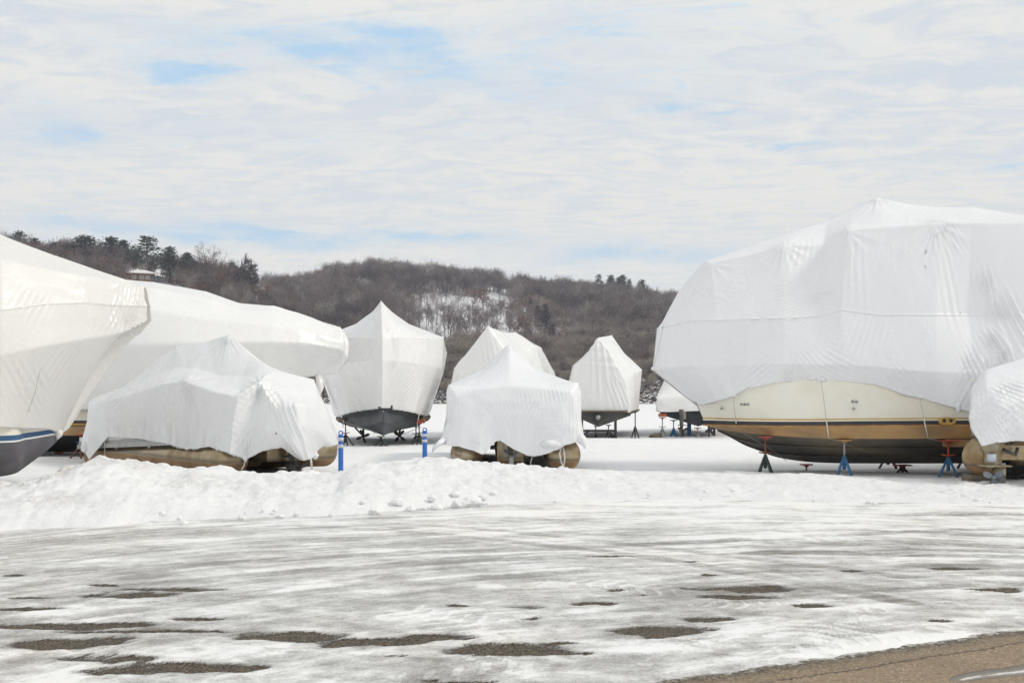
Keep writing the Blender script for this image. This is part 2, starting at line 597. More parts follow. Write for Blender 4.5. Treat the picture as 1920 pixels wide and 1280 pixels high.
    h = t.math('ADD', t.math('MULTIPLY', wr, .5), t.math('MULTIPLY', n3, .35))
    h = t.math('ADD', h, t.math('MULTIPLY', tread, .35))
    h = t.math('ADD', t.math('MULTIPLY', h, t.math('SUBTRACT', 1.0, mask)), t.math('MULTIPLY', t.math('MULTIPLY', peb, .35), mask))
    h = t.math('SUBTRACT', h, t.math('MULTIPLY', mask, .25))
    bn = t.node('ShaderNodeBump')
    bn.inputs['Strength'].default_value = .55
    bn.inputs['Distance'].default_value = .02
    t.put(bn.inputs['Height'], h)
    t.l.new(bn.outputs[0], b.inputs['Normal'])
    return m


def pavement_mat():
    m, t, b = newmat('tan_gritty_pavement')
    co = t.node('ShaderNodeTexCoord').outputs['Object']
    d = t.attr('edge')[2]
    wet = t.attr('wet')[2]
    n = t.noise(co, 2.0, 6, .6)
    n2 = t.noise(co, 22.0, 5, .65)
    vor = t.node('ShaderNodeTexVoronoi')
    vor.inputs['Scale'].default_value = 85
    t.put(vor.inputs['Vector'], co)
    peb = t.sep(vor.outputs['Color'])[0]
    tan = t.mix(t.ramp(peb, 0, 1), (.205, .148, .094), (.33, .25, .165))
    tan = t.mix(t.ramp(peb, .93, .99), tan, (.46, .39, .30))
    tan = t.mix(t.math('MULTIPLY', t.ramp(n, .4, .7), .35), tan, (.17, .13, .09))
    dark = t.mix(t.ramp(peb, .2, 1), (.05, .043, .035), (.24, .20, .145))
    dj = t.math('ADD', d, t.math('MULTIPLY', t.math('SUBTRACT', n2, .5), .10))
    f = t.ramp(dj, .02, .20, 1.0, .18)
    f = t.math('MULTIPLY', f, t.ramp(dj, .26, .34, 1.0, 0.0))
    c = t.mix(f, tan, dark)
    ck = t.ramp(t.math('ABSOLUTE', t.math('SUBTRACT', dj, .29)), .004, .016, 1.0, 0.0)
    c = t.mix(t.math('MULTIPLY', ck, .7), c, (.04, .034, .028))
    sn = t.math('ADD', t.math('SUBTRACT', n2, .5), t.math('MULTIPLY', dj, -2.2))
    c = t.mix(t.math('MULTIPLY', t.ramp(sn, -.06, .10), .75), c, (.62, .61, .59))
    c = t.mix(t.math('MULTIPLY', t.ramp(t.noise(co, 60, 3, .6), .66, .72), .5), c, (.55, .47, .36))
    wj = t.math('ADD', wet, t.math('MULTIPLY', t.math('SUBTRACT', n2, .5), .25))
    rimw = t.math('MULTIPLY', t.ramp(wj, .30, .46), t.ramp(wj, .95, .70))
    c = t.mix(t.math('MULTIPLY', rimw, .8), c, (.07, .058, .045))
    icy = t.ramp(wj, .86, 1.02)
    c = t.mix(icy, c, (.72, .72, .71))
    t.put(b.inputs['Base Color'], c)
    t.put(b.inputs['Roughness'], t.ramp(wj, .3, .6, .85, .18))
    h = t.math('ADD', t.math('MULTIPLY', peb, .4), t.math('MULTIPLY', ck, -1.2))
    bn = t.node('ShaderNodeBump')
    bn.inputs['Strength'].default_value = .5
    bn.inputs['Distance'].default_value = .012
    t.put(bn.inputs['Height'], h)
    t.l.new(bn.outputs[0], b.inputs['Normal'])
    return m


def hill_mat():
    m, t, b = newmat('leaf_litter_and_snow')
    co = t.node('ShaderNodeTexCoord').outputs['Object']
    s = t.attr('snow')[2]
    n = t.noise(co, .10, 6, .65)
    n2 = t.noise(co, .7, 5, .6)
    litter = t.mix(t.ramp(n2, .3, .7), (.10, .078, .062), (.17, .13, .10))
    k = t.math('ADD', s, t.math('ADD', t.math('MULTIPLY', t.math('SUBTRACT', n2, .5), .9), t.math('MULTIPLY', t.math('SUBTRACT', n, .5), .5)))
    c = t.mix(t.ramp(k, .42, .56), litter, (.82, .83, .86))
    t.put(b.inputs['Base Color'], c)
    b.inputs['Roughness'].default_value = .85
    b.inputs['Specular IOR Level'].default_value = .1
    return m


def bark_mat(name, c1, c2, rnd=.5):
    m, t, b = newmat(name)
    r = t.node('ShaderNodeObjectInfo').outputs['Random']
    c = t.mix(r, c1, c2)
    t.put(b.inputs['Base Color'], c)
    b.inputs['Roughness'].default_value = .9
    b.inputs['Specular IOR Level'].default_value = .1
    return m


def rock_mat():
    m, t, b = newmat('snow_topped_rock')
    g = t.node('ShaderNodeNewGeometry')
    z = t.sep(g.outputs['Normal'])[2]
    n = t.noise(g.outputs['Position'], .9, 5, .6)
    k = t.math('ADD', z, t.math('MULTIPLY', t.math('SUBTRACT', n, .5), 1.6))
    rock = t.mix(n, (.055, .05, .05), (.14, .125, .12))
    t.put(b.inputs['Base Color'], t.mix(t.ramp(k, .78, .9), rock, (.84, .85, .87)))
    b.inputs['Roughness'].default_value = .85
    return m


M['lot'] = lot_mat()
M['pavement'] = pavement_mat()
M['hill'] = hill_mat()
M['rock'] = rock_mat()
M['bark_grey'] = bark_mat('grey_bark', (.18, .15, .15), (.30, .25, .235))
M['bark_tan'] = bark_mat('tan_bark', (.30, .262, .228), (.40, .35, .305))
M['bark_red'] = bark_mat('red_brown_leaves', (.19, .11, .085), (.25, .15, .11))
M['bark_dark'] = bark_mat('dark_bark', (.075, .062, .068), (.12, .10, .105))
M['bark_pale'] = bark_mat('pale_birch_bark', (.46, .44, .42), (.38, .36, .34))
M['needles'] = bark_mat('dark_pine_needles', (.028, .045, .038), (.045, .065, .048))
M['needles_light'] = bark_mat('pine_needles', (.045, .068, .056), (.06, .085, .066))
M['cedar'] = bark_mat('brown_cedar', (.060, .052, .045), (.085, .07, .058))

# ------------------------------------------------------------------ ground, lot and snow
def edge_y(X):
    return 5.85 + 0.5 * (np.asarray(X) - 0.76) + 0.10 * pn(np.asarray(X) * 1.3, 0.3) + 0.06 * pn(np.asarray(X) * 6, 4.1) + 0.035 * pn(np.asarray(X) * 17, 2.1)


def gp(px, py):
    Y = EYE * FPX / (py - HY)
    return (px - CX) / FPX * Y, Y


def build_lot():
    nx, ny = 620, 400
    X1 = np.linspace(-9.6, 9.6, nx)
    lo = np.maximum(edge_y(X1), 3.6)
    t = np.linspace(0, 1, ny) ** 1.15
    X = np.repeat(X1[:, None], ny, 1)
    Y = lo[:, None] + t[None, :] * (17.2 - lo[:, None])
    # wheel tracks bend round from lower left to level on the right
    r = np.hypot(X - 3.6, Y - 1.5)
    th = np.arctan2(X - 3.6, Y - 1.5)
    wob = fbm(X * .35, Y * .35, 2.2, 3) * .5
    r2 = r + wob
    flow = np.stack([th * 9.0, r2, np.zeros_like(r)], -1)
    st = fbm(th * 2.4, r2 * 1.7, 0.0, 4) * .9 + .55 * fbm(th * 3.5, r2 * 5.0, 5.0, 3)
    far = sstep(Y, 10.5, 13.5)
    right = sstep(X, -2.5, 3.0)
    white = .40 + .22 * far * right + .12 * far + st * .42 + .18 * fbm(X * .5, Y * .9, 9.0, 3)
    # wheel tracks pressed into the ice: darker bands with a pale ridge on each side
    for (pl, wd, dk) in ((((-150, 1075), (300, 1062), (700, 1040), (1100, 1026), (1500, 1006), (2000, 985)), .16, .34), (((-150, 1130), (250, 1098), (640, 1066), (1000, 1046), (1400, 1036), (2000, 1046)), .15, .30),
                         (((560, 985), (800, 1000), (1020, 1022), (1180, 1040), (1400, 1075), (1700, 1130)), .13, .26), (((640, 975), (900, 992), (1130, 1015), (1300, 1035), (1560, 1065), (2000, 1120)), .13, .22),
                         (((-150, 1180), (200, 1150), (560, 1112), (900, 1085), (1300, 1062), (2000, 1060)), .14, .26), (((100, 1330), (500, 1240), (900, 1180), (1250, 1140), (1700, 1105), (2000, 1090)), .12, .20),
                         (((-150, 1030), (350, 1005), (800, 985), (1300, 972), (2000, 962)), .3, .22)):
        q = resample(np.array([gp(a_, b_) for a_, b_ in pl]), 60)
        dm = np.full(X.shape, 9.0)
        for k_ in range(59):
            a_, d_ = q[k_], q[k_ + 1] - q[k_]
            u_ = np.clip(((X - a_[0]) * d_[0] + (Y - a_[1]) * d_[1]) / (d_ @ d_), 0, 1)
            dm = np.minimum(dm, np.hypot(X - a_[0] - u_ * d_[0], Y - a_[1] - u_ * d_[1]))
        br = .55 + .9 * fbm(X * .8, Y * .8, 20. + wd * 50, 3)
        white = white + (-dk * sstep(dm, wd, wd * .6) + .16 * np.exp(-((dm - wd * 1.25) / .05) ** 2)) * np.clip(br, 0, 1.2)
    near = sstep(Y, 8.0, 6.0)
    white = white + near * (.10 + .35 * fbm(X * .9, Y * 1.6, 3.0, 4))
    bare = np.full_like(X, -0.35) + .22 * fbm(th * 4, r2 * 2.2, 8.0, 4) + .10 * sstep(X, 0, -5) * sstep(Y, 9.5, 6)
    wx, wy = .30 * fbm(X * 1.1, Y * 1.8, 1.0, 5, .6), .26 * fbm(X * 1.0, Y * 1.6, 6.0, 5, .6)
    rag = .62 * fbm(X * 1.9, Y * 4.5, 2.5, 5, .62) + .30 * fbm(th * 7, r2 * 9., 4.0, 3)
    for (px, py, rx, ry) in ((1245, 1183, 105, 13), (1330, 1161, 55, 6), (1410, 1103, 85, 8), (1395, 1118, 75, 6), (1560, 1134, 40, 5), (1755, 1163, 26, 4),
                             (975, 1139, 60, 7), (1095, 1131, 36, 6), (1010, 1160, 20, 3), (550, 1190, 85, 12), (640, 1203, 60, 9), (735, 1203, 100, 7), (840, 1194, 55, 9),
                             (960, 1219, 95, 15), (1060, 1205, 30, 5), (740, 1228, 25, 3), (250, 1114, 85, 8), (345, 1104, 80, 5), (372, 1161, 50, 5), (40, 1140, 60, 4), (120, 1172, 150, 7),
                             (120, 1205, 70, 18), (210, 1235, 70, 11), (235, 1259, 70, 10), (360, 1252, 100, 13), (455, 1249, 55, 8), (12, 1079, 18, 3),
                             (1795, 1066, 60, 3), (1590, 1069, 26, 2.5), (1905, 1106, 30, 6), (1860, 1105, 25, 3), (880, 1278, 85, 4), (800, 1274, 20, 4), (1170, 1042, 60, 2.5), (1335, 1077, 16, 3),
                             (1300, 1053, 26, 2), (1175, 1105, 20, 2.5), (180, 1097, 22, 3), (860, 1135, 20, 3), (60, 1120, 40, 3), (280, 1183, 130, 4), (1215, 1116, 20, 2), (1080, 1225, 25, 3)):
        gx, gy = gp(px, py)
        kx = rx / FPX * gy
        ky = abs(gp(px, py - ry)[1] - gp(px, py + ry)[1]) / 2 * .82
        e = np.abs((X + wx - gx) / (kx * 1.08)) ** 1.35 + ((Y + wy * min(1.0, ky * 3.6) - gy) / ky) ** 2
        bare = np.maximum(bare, 1.0 - .52 * e + rag)
    bare = np.clip(bare, -1, 1)
    tread = np.zeros_like(X)
    for (px0, py0, px1, py1, wd, fr) in ((1490, 1215, 1570, 1135, .30, 46), (1400, 1215, 1700, 1180, .26, 40), (980, 1165, 960, 1205, .35, 40), (1270, 1125, 1700, 1150, .22, 50),
                                        (690, 1130, 1000, 1190, .30, 40), (1440, 1020, 1540, 1000, .45, 30), (1300, 1110, 1000, 1090, .3, 44), (700, 1260, 1000, 1235, .25, 40),
                                        (1150, 1230, 1330, 1195, .25, 48), (1500, 1240, 1330, 1180, .22, 48)):
        a, c = np.array(gp(px0, py0)), np.array(gp(px1, py1))
        d = c - a
        L = np.linalg.norm(d)
        d /= L
        u = (X - a[0]) * d[0] + (Y - a[1]) * d[1]
        v = -(X - a[0]) * d[1] + (Y - a[1]) * d[0] + .05 * np.sin(u * 1.3)
        env = sstep(u, -.1, .3) * sstep(u, L + .1, L - .3) * sstep(np.abs(v), wd, wd * .7) * sstep(fbm(X * 2, Y * 2, 3.3, 2), -.25, .15)
        bars = sstep(np.sin(u * fr + np.sign(v) * v * 20), .1, .9)
        tread = np.maximum(tread, env * bars)
    z = .010 * np.clip(white, 0, 1) + .006 * fbm(X * 2, Y * 2, 1.5, 3) + .004 * tread - .012 * sstep(bare, .35, .6)
    lip = sstep(Y - lo[:, None], .0, .16)
    z = z * lip + (1 - lip) * (-.006 + .004 * fbm(X * 7, Y * 7, 9., 2))
    V = np.stack([X, Y, z], -1).reshape(-1, 3)
    o = mk('icy_parking_lot', V, gridf(nx, ny), M['lot'], None, True, None,
           dict(bare=bare.ravel(), white=white.ravel(), tread=tread.ravel(), flow=flow.reshape(-1, 3)))
    tag(o, kind='structure')


def build_pavement():
    nx, ny = 260, 150
    X1 = np.linspace(-4, 9.6, nx)
    hi = edge_y(X1) + .25
    t = np.linspace(0, 1, ny)
    X = np.repeat(X1[:, None], ny, 1)
    Y = 2.2 + t[None, :] * (hi[:, None] - 2.2)
    d = edge_y(X) - Y
    wet = np.full_like(X, 0.0)
    wx = .05 * fbm(X * 2.2, Y * 2.2, 1.0, 3)
    a, c = np.array(gp(1760, 1272)), np.array(gp(1990, 1238))
    for (p0, p1, w) in ((gp(1790, 1270), gp(2050, 1236), .10), (gp(1400, 1330), gp(1700, 1290), .05)):
        p0, p1 = np.array(p0), np.array(p1)
        dd = p1 - p0
        L2 = (dd ** 2).sum()
        u = np.clip(((X - p0[0]) * dd[0] + (Y - p0[1]) * dd[1]) / L2, 0, 1)
        dist = np.hypot(X - p0[0] - u * dd[0], Y - p0[1] - u * dd[1] + wx)
        wet = np.maximum(wet, 1.05 - dist / (w * (.35 + .65 * np.sqrt(u))) * .6)
    z = -.005 + .003 * fbm(X * 1.2, Y * 1.2, 4.4, 3) - .008 * sstep(wet, .2, .8)
    o = mk('pavement', np.stack([X, Y, z], -1).reshape(-1, 3), gridf(nx, ny), M['pavement'], None, True, None, dict(edge=d.ravel(), wet=wet.ravel()))
    tag(o, kind='structure')


def build_ground():
    # snow covered land round the lot, sloping down to the frozen river
    xs = np.concatenate([np.linspace(-700, -60, 12), np.linspace(-50, 50, 60), np.linspace(60, 700, 12)])
    ys = np.array([-110, -60, -20, 0, 10, 20, 30, 45, 55, 65, 80, 120])
    X, Y = np.meshgrid(xs, ys, indexing='ij')
    z = -.06 - 1.6 * sstep(Y, 46, 85)
    tag(mk('ground', np.stack([X, Y, z], -1).reshape(-1, 3), gridf(len(xs), len(ys)), M['snow_flat']), kind='structure')
    tag(mk('frozen_river', [(-900, 70, -1.4), (900, 70, -1.4), (900, 268, -1.4), (-900, 268, -1.4)], [(0, 1, 2, 3)], M['snow_flat']), kind='structure')


foot_px = [(-900, 1040), (-300, 1020), (0, 1010), (143, 992), (267, 988), (350, 980), (470, 972), (583, 970), (640, 967), (790, 955), (907, 945), (1073, 940), (1273, 938), (1580, 943), (1920, 952), (2500, 960), (3000, 965)]
crest_px = [(-900, 930), (-200, 922), (0, 915), (60, 898), (120, 880), (167, 865), (227, 862), (287, 870), (333, 879), (377, 874), (433, 881), (493, 880), (567, 881), (610, 886), (640, 886), (673, 869), (723, 861), (807, 857), (873, 861), (940, 867), (990, 872),
            (1040, 877), (1087, 877), (1140, 881), (1273, 886), (1307, 887), (1447, 889), (1513, 887), (1613, 895), (1680, 901), (1813, 905), (1920, 907), (2500, 910), (3000, 910)]


def interp(t, x):
    return np.interp(x, [a for a, _ in t], [b for _, b in t])


def field_z(X, Y):
    return .02 + .035 * fbm(np.asarray(X) * .35, np.asarray(Y) * .35, 7.7, 3) + .012 * fbm(np.asarray(X) * 2., np.asarray(Y) * 2., 3.7, 3)


def build_bank():
    npx, ny = 760, 250
    px = np.linspace(-700, 2700, npx)
    yf = EYE * FPX / (interp(foot_px, px) - HY)
    yf = yf + .16 * fbm(px * .012, 3.3, 1., 3) * (1 - .5 * sstep(px, 950, 1250)) + .05 * pn(px * .05, 1.1)
    wd = 2.3 + .25 * pn(px * .006, 2.0) + .5 * sstep(px, 600, 100)
    yc = yf + wd
    zc = EYE - (interp(crest_px, px) - HY) / FPX * yc
    t = np.linspace(0, 1, ny)
    Y = (yf - .35)[:, None] + t[None, :] * (wd * 2.6 + .35)[:, None]
    X = (px[:, None] - CX) / FPX * (.55 * yc[:, None] + .45 * Y)
    s = (Y - yf[:, None]) / wd[:, None]
    rise = np.clip(s, 0, 1)
    rise = 1 - (1 - rise) ** 1.9
    fall = 1 - sstep(s, 1.05, 2.3)
    fz = field_z(X, Y)
    prof = np.where(s < 1, rise, fall)
    jag = .06 * fbm(X * 1.3, Y * 1.3, 2.0, 4) + .09 * np.abs(fbm(X * 2.6, Y * 2.6, 8.0, 4)) + .03 * np.abs(fbm(X * 6., Y * 6., 1.0, 3))
    jag = jag - .15 * np.abs(fbm(X * .9, Y * .9, 4.0, 3)) + .028 * np.abs(pn(X * 9., Y * 9., 2.))
    zc = zc - .022 * sstep(px, 250, 420)
    jag = jag * (1 - .45 * sstep(px, 950, 1250))[:, None]
    z = prof * (zc[:, None] - .03) + (1 - prof) * np.where(s < 0, -.05, np.where(s < 1, -.01, fz)) + jag * sstep(s, -.05, .25) * (.35 + .9 * prof) * sstep(s, 2.5, 1.8)
    z = np.where(s < 0, -.06 + .05 * sstep(s, -.15, 0), z)
    z += .035 * (np.abs(fbm(X * 4.5, Y * 4.5, 3.0, 3)) - .25) * sstep(s, .0, .25) * sstep(s, 1.5, 1.0)
    z += .030 * np.abs(fbm(X * 11, Y * 11, 5.0, 2)) * sstep(s, 0.0, .2) * sstep(s, 1.6, 1.0)
    dirt = sstep(fbm(X * .8, Y * 1.2, 12., 4), .05, .45) * sstep(s, -.1, .5) * (.35 + .65 * sstep(px, 500, 100)[:, None])
    dirt += 1.2 * sstep(px, 380, 160)[:, None] * sstep(s, .75, 1.0) * sstep(s, 1.5, 1.1)
    o = mk('snow_bank', np.stack([X, Y, z], -1).reshape(-1, 3), gridf(npx, ny), M['snow'], None, True, None, dict(dirt=np.clip(dirt, 0, 1).ravel()))
    tag(o, kind='structure')
    # fallen snow lumps along its foot
    k = 0
    lumps = []
    for i in range(34):
        a = rng.uniform(300, 1300) if i < 24 else rng.uniform(1300, 1900)
        f = EYE * FPX / (interp(foot_px, a) - HY)
        y = f + rng.uniform(-.15, .35)
        lumps.append((a, y, rng.uniform(.02, .05) * (1.5 if 700 < a < 920 else 1)))
    lumps += [(885, 14.85, .13), (860, 14.7, .10), (905, 14.8, .07), (345, 12.75, .05), (745, 14.4, .08), (770, 14.2, .07), (820, 14.4, .07)]
    for (a, y, r) in lumps:
        x = (a - CX) / FPX * y
        f = EYE * FPX / (interp(foot_px, a) - HY)
        zz = max(0.0, (1 - (1 - min(max((y - f) / 2.3, 0), 1)) ** 1.9)) * .45
        ico(('snow_lump'), (x, y, zz + r * .35), r, M['snow_flat'], 'small lump of snow fallen at the foot of the ploughed snow bank', 'snow lump', 'loose snow lumps along the snow bank', rng.integers(1000))
    # smooth snow of the yard behind
    xs = np.linspace(-60, 60, 340)
    ys = np.concatenate([np.linspace(15.5, 40, 160), np.linspace(40.5, 90, 50)])
    Xf, Yf = np.meshgrid(xs, ys, indexing='ij')
    zf = field_z(Xf, Yf)
    pxf = CX + FPX * Xf / Yf
    fy = EYE * FPX / (interp(foot_px, pxf) - HY)
    zf = np.where(Yf < fy + 4.6, -.14, zf)
    # drifts: swept hollows under the hulls leave soft humps
    for (hx, hy, rx, ry, h) in ((-2.2, 24.5, 3.0, 2.0, .12), (3.0, 19.9, 2.6, 1.0, .10), (6.3, 26., 3., 2., .10), (2.6, 33, 2.5, 1.6, .10), (-4.1, 33.8, 2.6, 1.8, -.14), (8.2, 21.9, 3.2, 1.5, -.18), (-6.5, 20.8, 1.5, 1., .06)):
        zf += h * np.exp(-((Xf - hx) / rx) ** 2 - ((Yf - hy) / ry) ** 2)
    zf = zf - 1.62 * sstep(Yf, 46, 85)
    tag(mk('snow_field', np.stack([Xf, Yf, zf], -1).reshape(-1, 3), gridf(len(xs), len(ys)), M['snow_flat']), kind='structure')


def ico_mesh(r, seed, n=2, sq=(1, .9, .75)):
    import bmesh
    bm = bmesh.new()
    bmesh.ops.create_icosphere(bm, subdivisions=n, radius=1)
    V = np.array([v.co for v in bm.verts])
    F = [tuple(v.index for v in f.verts) for f in bm.faces]
    bm.free()
    d = 1 + .55 * fbm(V[:, 0] * 1.4 + seed, V[:, 1] * 1.4, V[:, 2] * 1.4 + seed * .3, 3)
    return V * d[:, None] * r * np.array(sq), F


def ico(name, c, r, m, label, cat, group, seed):
    V, F = ico_mesh(r, int(seed) * .37, 2, (1.1, .9, .75))
    me = bpy.data.meshes.new(name)
    me.from_pydata([tuple(v) for v in V], [], F)
    me.materials.append(m)
    o = bpy.data.objects.new(name, me)
    COL.objects.link(o)
    o.location = c
    return tag(o, label, cat, group)


build_ground()
build_lot()
build_pavement()
build_bank()

# ------------------------------------------------------------------ far shore and wooded hill
crest_g = [(-1500, 480), (-400, 478), (0, 482), (100, 494), (200, 503), (300, 518), (400, 532), (470, 545), (540, 548), (600, 533), (690, 523), (800, 529), (900, 541), (1000, 555), (1100, 563), (1200, 573), (1280, 586), (1500, 612), (1920, 640), (2600, 660), (4000, 670)]


def hill_z(X, Y):
    X, Y = np.asarray(X, float), np.asarray(Y, float)
    px = CX + FPX * X / np.maximum(Y, 1)
    yc = 380 + 190 * sstep(px, 430, 620)
    zc = EYE - (interp(crest_g, px) - HY) / FPX * yc
    t = (Y - 286) / (yc - 286)
    up = np.clip(t, 0, 1)
    up = up * .72 + .28 * up * up * (3 - 2 * up)
    z = 4.2 + (zc - 4.2) * up
    z = np.where(t > 1, zc - (zc - 4) * sstep(t, 1.02, 2.6), z)
    z = np.where(Y < 286, 4.2, z)
    z = z + (2.6 * fbm(X * .02, Y * .02, 3.3, 3)) * sstep(t, 0.02, .25) * sstep(t, 1.0, .8)
    z = np.where(Y < 264, -1.6 + 5.8 * sstep(Y, 251, 263), z)
    return z


def on_hill(px, py):
    Ys = np.linspace(287, 575, 600)
    Xs = (px - CX) / FPX * Ys
    pj = HY - (hill_z(Xs, Ys) - EYE) / Ys * FPX
    i = np.argmax(pj <= py) if (pj <= py).any() else np.argmin(pj)
    return np.array((Xs[i], Ys[i], hill_z(Xs[i], Ys[i])))


def clearing(px, py):
    """share of open snowy ground on the slope"""
    c = sstep(px, 735, 800) * sstep(px, 990, 955) * sstep(py, 548, 562) * sstep(py, 690, 655)
    c = np.maximum(c, .55 * sstep(px, 960, 1000) * sstep(px, 1110, 1070) * sstep(py, 590, 610) * sstep(py, 690, 655))
    c = np.maximum(c, .9 * sstep(px, 425, 445) * sstep(px, 500, 480) * sstep(py, 538, 545) * sstep(py, 566, 556))
    c = np.maximum(c, .9 * sstep(px, 225, 240) * sstep(px, 345, 330) * sstep(py, 515, 522))
    return c


def build_hill():
    xs = np.linspace(-620, 620, 300)
    ys = np.concatenate([np.linspace(250, 292, 32), np.linspace(296, 600, 110), np.linspace(605, 650, 6)])
    X, Y = np.meshgrid(xs, ys, indexing='ij')
    z = hill_z(X, Y)
    px = CX + FPX * X / Y
    py = HY - (z - EYE) / Y * FPX
    snow = .42 + .56 * clearing(px + 60 * fbm(X * .03, Y * .03, 1., 4), py + 26 * fbm(X * .05, Y * .03, 7., 4)) + .20 * sstep(Y, 292, 270)
    snow = np.where(Y < 263, .45, snow)
    tag(mk('wooded_hill', np.stack([X, Y, z], -1).reshape(-1, 3), gridf(len(xs), len(ys)), M['hill'], None, True, None, dict(snow=snow.ravel())), kind='structure')
    # boulders of the river bank
    V, F = [], []
    protos = [ico_mesh(1, s * 1.7, 1, (1.1, .9, .7)) for s in range(8)]
    for i in range(3400):
        y = rng.uniform(251, 262.5)
        x = rng.uniform(-75, 75) if i < 3000 else rng.uniform(-200, 200)
        r = rng.uniform(.25, .75)
        v, f = protos[i % 8]
        v = (v * r) @ rotz(rng.uniform(0, 6.28)).T + np.array((x, y, float(hill_z(x, y)) + r * .2))
        k = len(V)
        V.extend(v)
        F.extend(tuple(a + k for a in q) for q in f)
    tag(mk('bank_boulders', np.array(V), np.array(F), M['rock'], None, False), kind='stuff')


build_hill()


def seg_ring(V, F, p, q, r0, r1, n):
    d = q - p
    d.normalize()
    a = d.orthogonal().normalized()
    b = d.cross(a)
    k = len(V)
    for (c, r) in ((p, r0), (q, r1)):
        for j in range(n):
            t = 6.2832 * j / n
            V.append(c + a * (math.cos(t) * r) + b * (math.sin(t) * r))
    for j in range(n):
        F.append((k + j, k + (j + 1) % n, k + n + (j + 1) % n, k + n + j))


def bare_tree(seed, h=12.0, trunk_frac=.35, spread=.62, twigw=.035, dens=1.0, stems=1, upright=.35):
    """unit bare broadleaf tree; returns wood (trunk and limbs) and twigs"""
    rd = random.Random(seed)
    V, F, TV, TF = [], [], [], []

    def rv():
        return Vector((rd.gauss(0, 1), rd.gauss(0, 1), rd.gauss(0, 1)))

    def twig(p, d, L, n):
        for _ in range(n):
            dd = (d + rv() * .55 + Vector((0, 0, .22))).normalized()
            l = L * rd.uniform(.5, 1.1)
            s = dd.orthogonal().normalized() * twigw
            if rd.random() < .5:
                s = dd.cross(s).normalized() * twigw
            q = p + dd * l
            k = len(TV)
            TV.extend([p - s, p + s, q])
            TF.append((k, k + 1, k + 2))
            for _ in range(2):
                f = rd.uniform(.3, .9)
                c = p + dd * (l * f)
                e = (dd + rv() * .6).normalized() * (l * .5)
                k = len(TV)
                TV.extend([c - s * .7, c + s * .7, c + e])
                TF.append((k, k + 1, k + 2))

    def grow(p, d, L, r, lvl):
        nseg = 3 if lvl < 2 else 2
        for i in range(nseg):
            d = (d + rv() * (.10 if lvl == 0 else .20) + Vector((0, 0, .05 if lvl == 0 else .10))).normalized()
            q = p + d * (L / nseg)
            seg_ring(V if lvl < 3 else TV, F if lvl < 3 else TF, p.copy(), q.copy(), r, r * .8, 5 if lvl == 0 else (4 if lvl == 1 else 3))
            r *= .8
            p = q
            if lvl >= 1 or i >= 1:
                nb = (2 if lvl < 2 else 1)
                for _ in range(nb):
                    if lvl < 3:
                        a = rd.uniform(0, 6.283)
                        o = d.orthogonal().normalized()
                        o = o * math.cos(a) + d.cross(o) * math.sin(a)
                        nd = (d * (1 - spread * .6) + o * spread + Vector((0, 0, upright * .4))).normalized()
                        grow(p.copy(), nd, L * rd.uniform(.55, .78), r * .62, lvl + 1)
                    else:
                        twig(p, d, L * .8, max(1, int(2 * dens)))
        if lvl >= 2:
            twig(p, d, L * .75, max(2, int(3 * dens)))
        elif lvl < 2:
            grow(p.copy(), d, L * .72, r, lvl + 1)

    for s_ in range(stems):
        lean = Vector((rd.gauss(0, .12 if stems == 1 else .35), rd.gauss(0, .12 if stems == 1 else .35), 1)).normalized()
        grow(Vector((rd.gauss(0, .3) if stems > 1 else 0, rd.gauss(0, .3) if stems > 1 else 0, -.3)), lean, 1.0 * h * trunk_frac, h * .017 / (stems ** .5), 0)
    top = max(v.z for v in (TV + V))
    k = h / top
    Va = np.array([tuple(v) for v in V]) * k
    Ta = np.array([tuple(v) for v in TV]) * k
    return (Va, F), (Ta, TF)


def pine_tree(seed, h=14.0, width=.30, layers=13, first=.25, clump=.075):
    """evergreen: whorled limbs carrying many small needle sprays with gaps between"""
    rd = random.Random(seed)
    V, F, NV, NF = [], [], [], []
    bend = Vector((rd.gauss(0, .02), rd.gauss(0, .02), 1)).normalized()
    for i in range(4):
        seg_ring(V, F, bend * (h * i / 4.2) - Vector((0, 0, .3)), bend * (h * (i + 1) / 4.2), h * .018 * (1 - i / 4.6), h * .018 * (1 - (i + 1) / 4.6), 6)
    for L in range(layers):
        f = L / (layers - 1)
        z = h * (first + (.98 - first) * f)
        rad = h * width * (1 - f) ** .75 * rd.uniform(.65, 1.2) + h * .02
        nb = rd.randint(4, 6)
        a0 = rd.uniform(0, 6.28)
        for b in range(nb):
            a = a0 + b * 6.283 / nb + rd.gauss(0, .25)
            R_ = rad * rd.uniform(.55, 1.15)
            tip = Vector((math.cos(a) * R_, math.sin(a) * R_, z + R_ * rd.uniform(.0, .35)))
            base = Vector((0, 0, z))
            seg_ring(V, F, base, tip, h * .005, h * .0015, 3)
            n = int(12 + 26 * R_ / (h * width))
            for _ in range(n):
                t = rd.uniform(.25, 1.05) ** .8
                c = base.lerp(tip, t) + Vector((rd.gauss(0, 1), rd.gauss(0, 1), rd.gauss(.2, .55))) * (h * clump * .45)
                s = h * clump * rd.uniform(.35, .75)
                u = Vector((rd.gauss(0, 1), rd.gauss(0, 1), rd.gauss(.3, .6))).normalized()
                w = u.orthogonal().normalized()
                w = (w * rd.uniform(-1, 1) + u.cross(w) * rd.uniform(-1, 1)).normalized()
                k = len(NV)
                NV.extend([c - w * s * .33, c + w * s * .33, c + u * s])
                NF.append((k, k + 1, k + 2))
    return (np.array([tuple(v) for v in V]), F), (np.array([tuple(v) for v in NV]), NF)


def rawmesh(name, V, F, m):
    me = bpy.data.meshes.new(name)
    me.from_pydata([tuple(v) for v in V], [], F)
    me.materials.append(m)
    return me


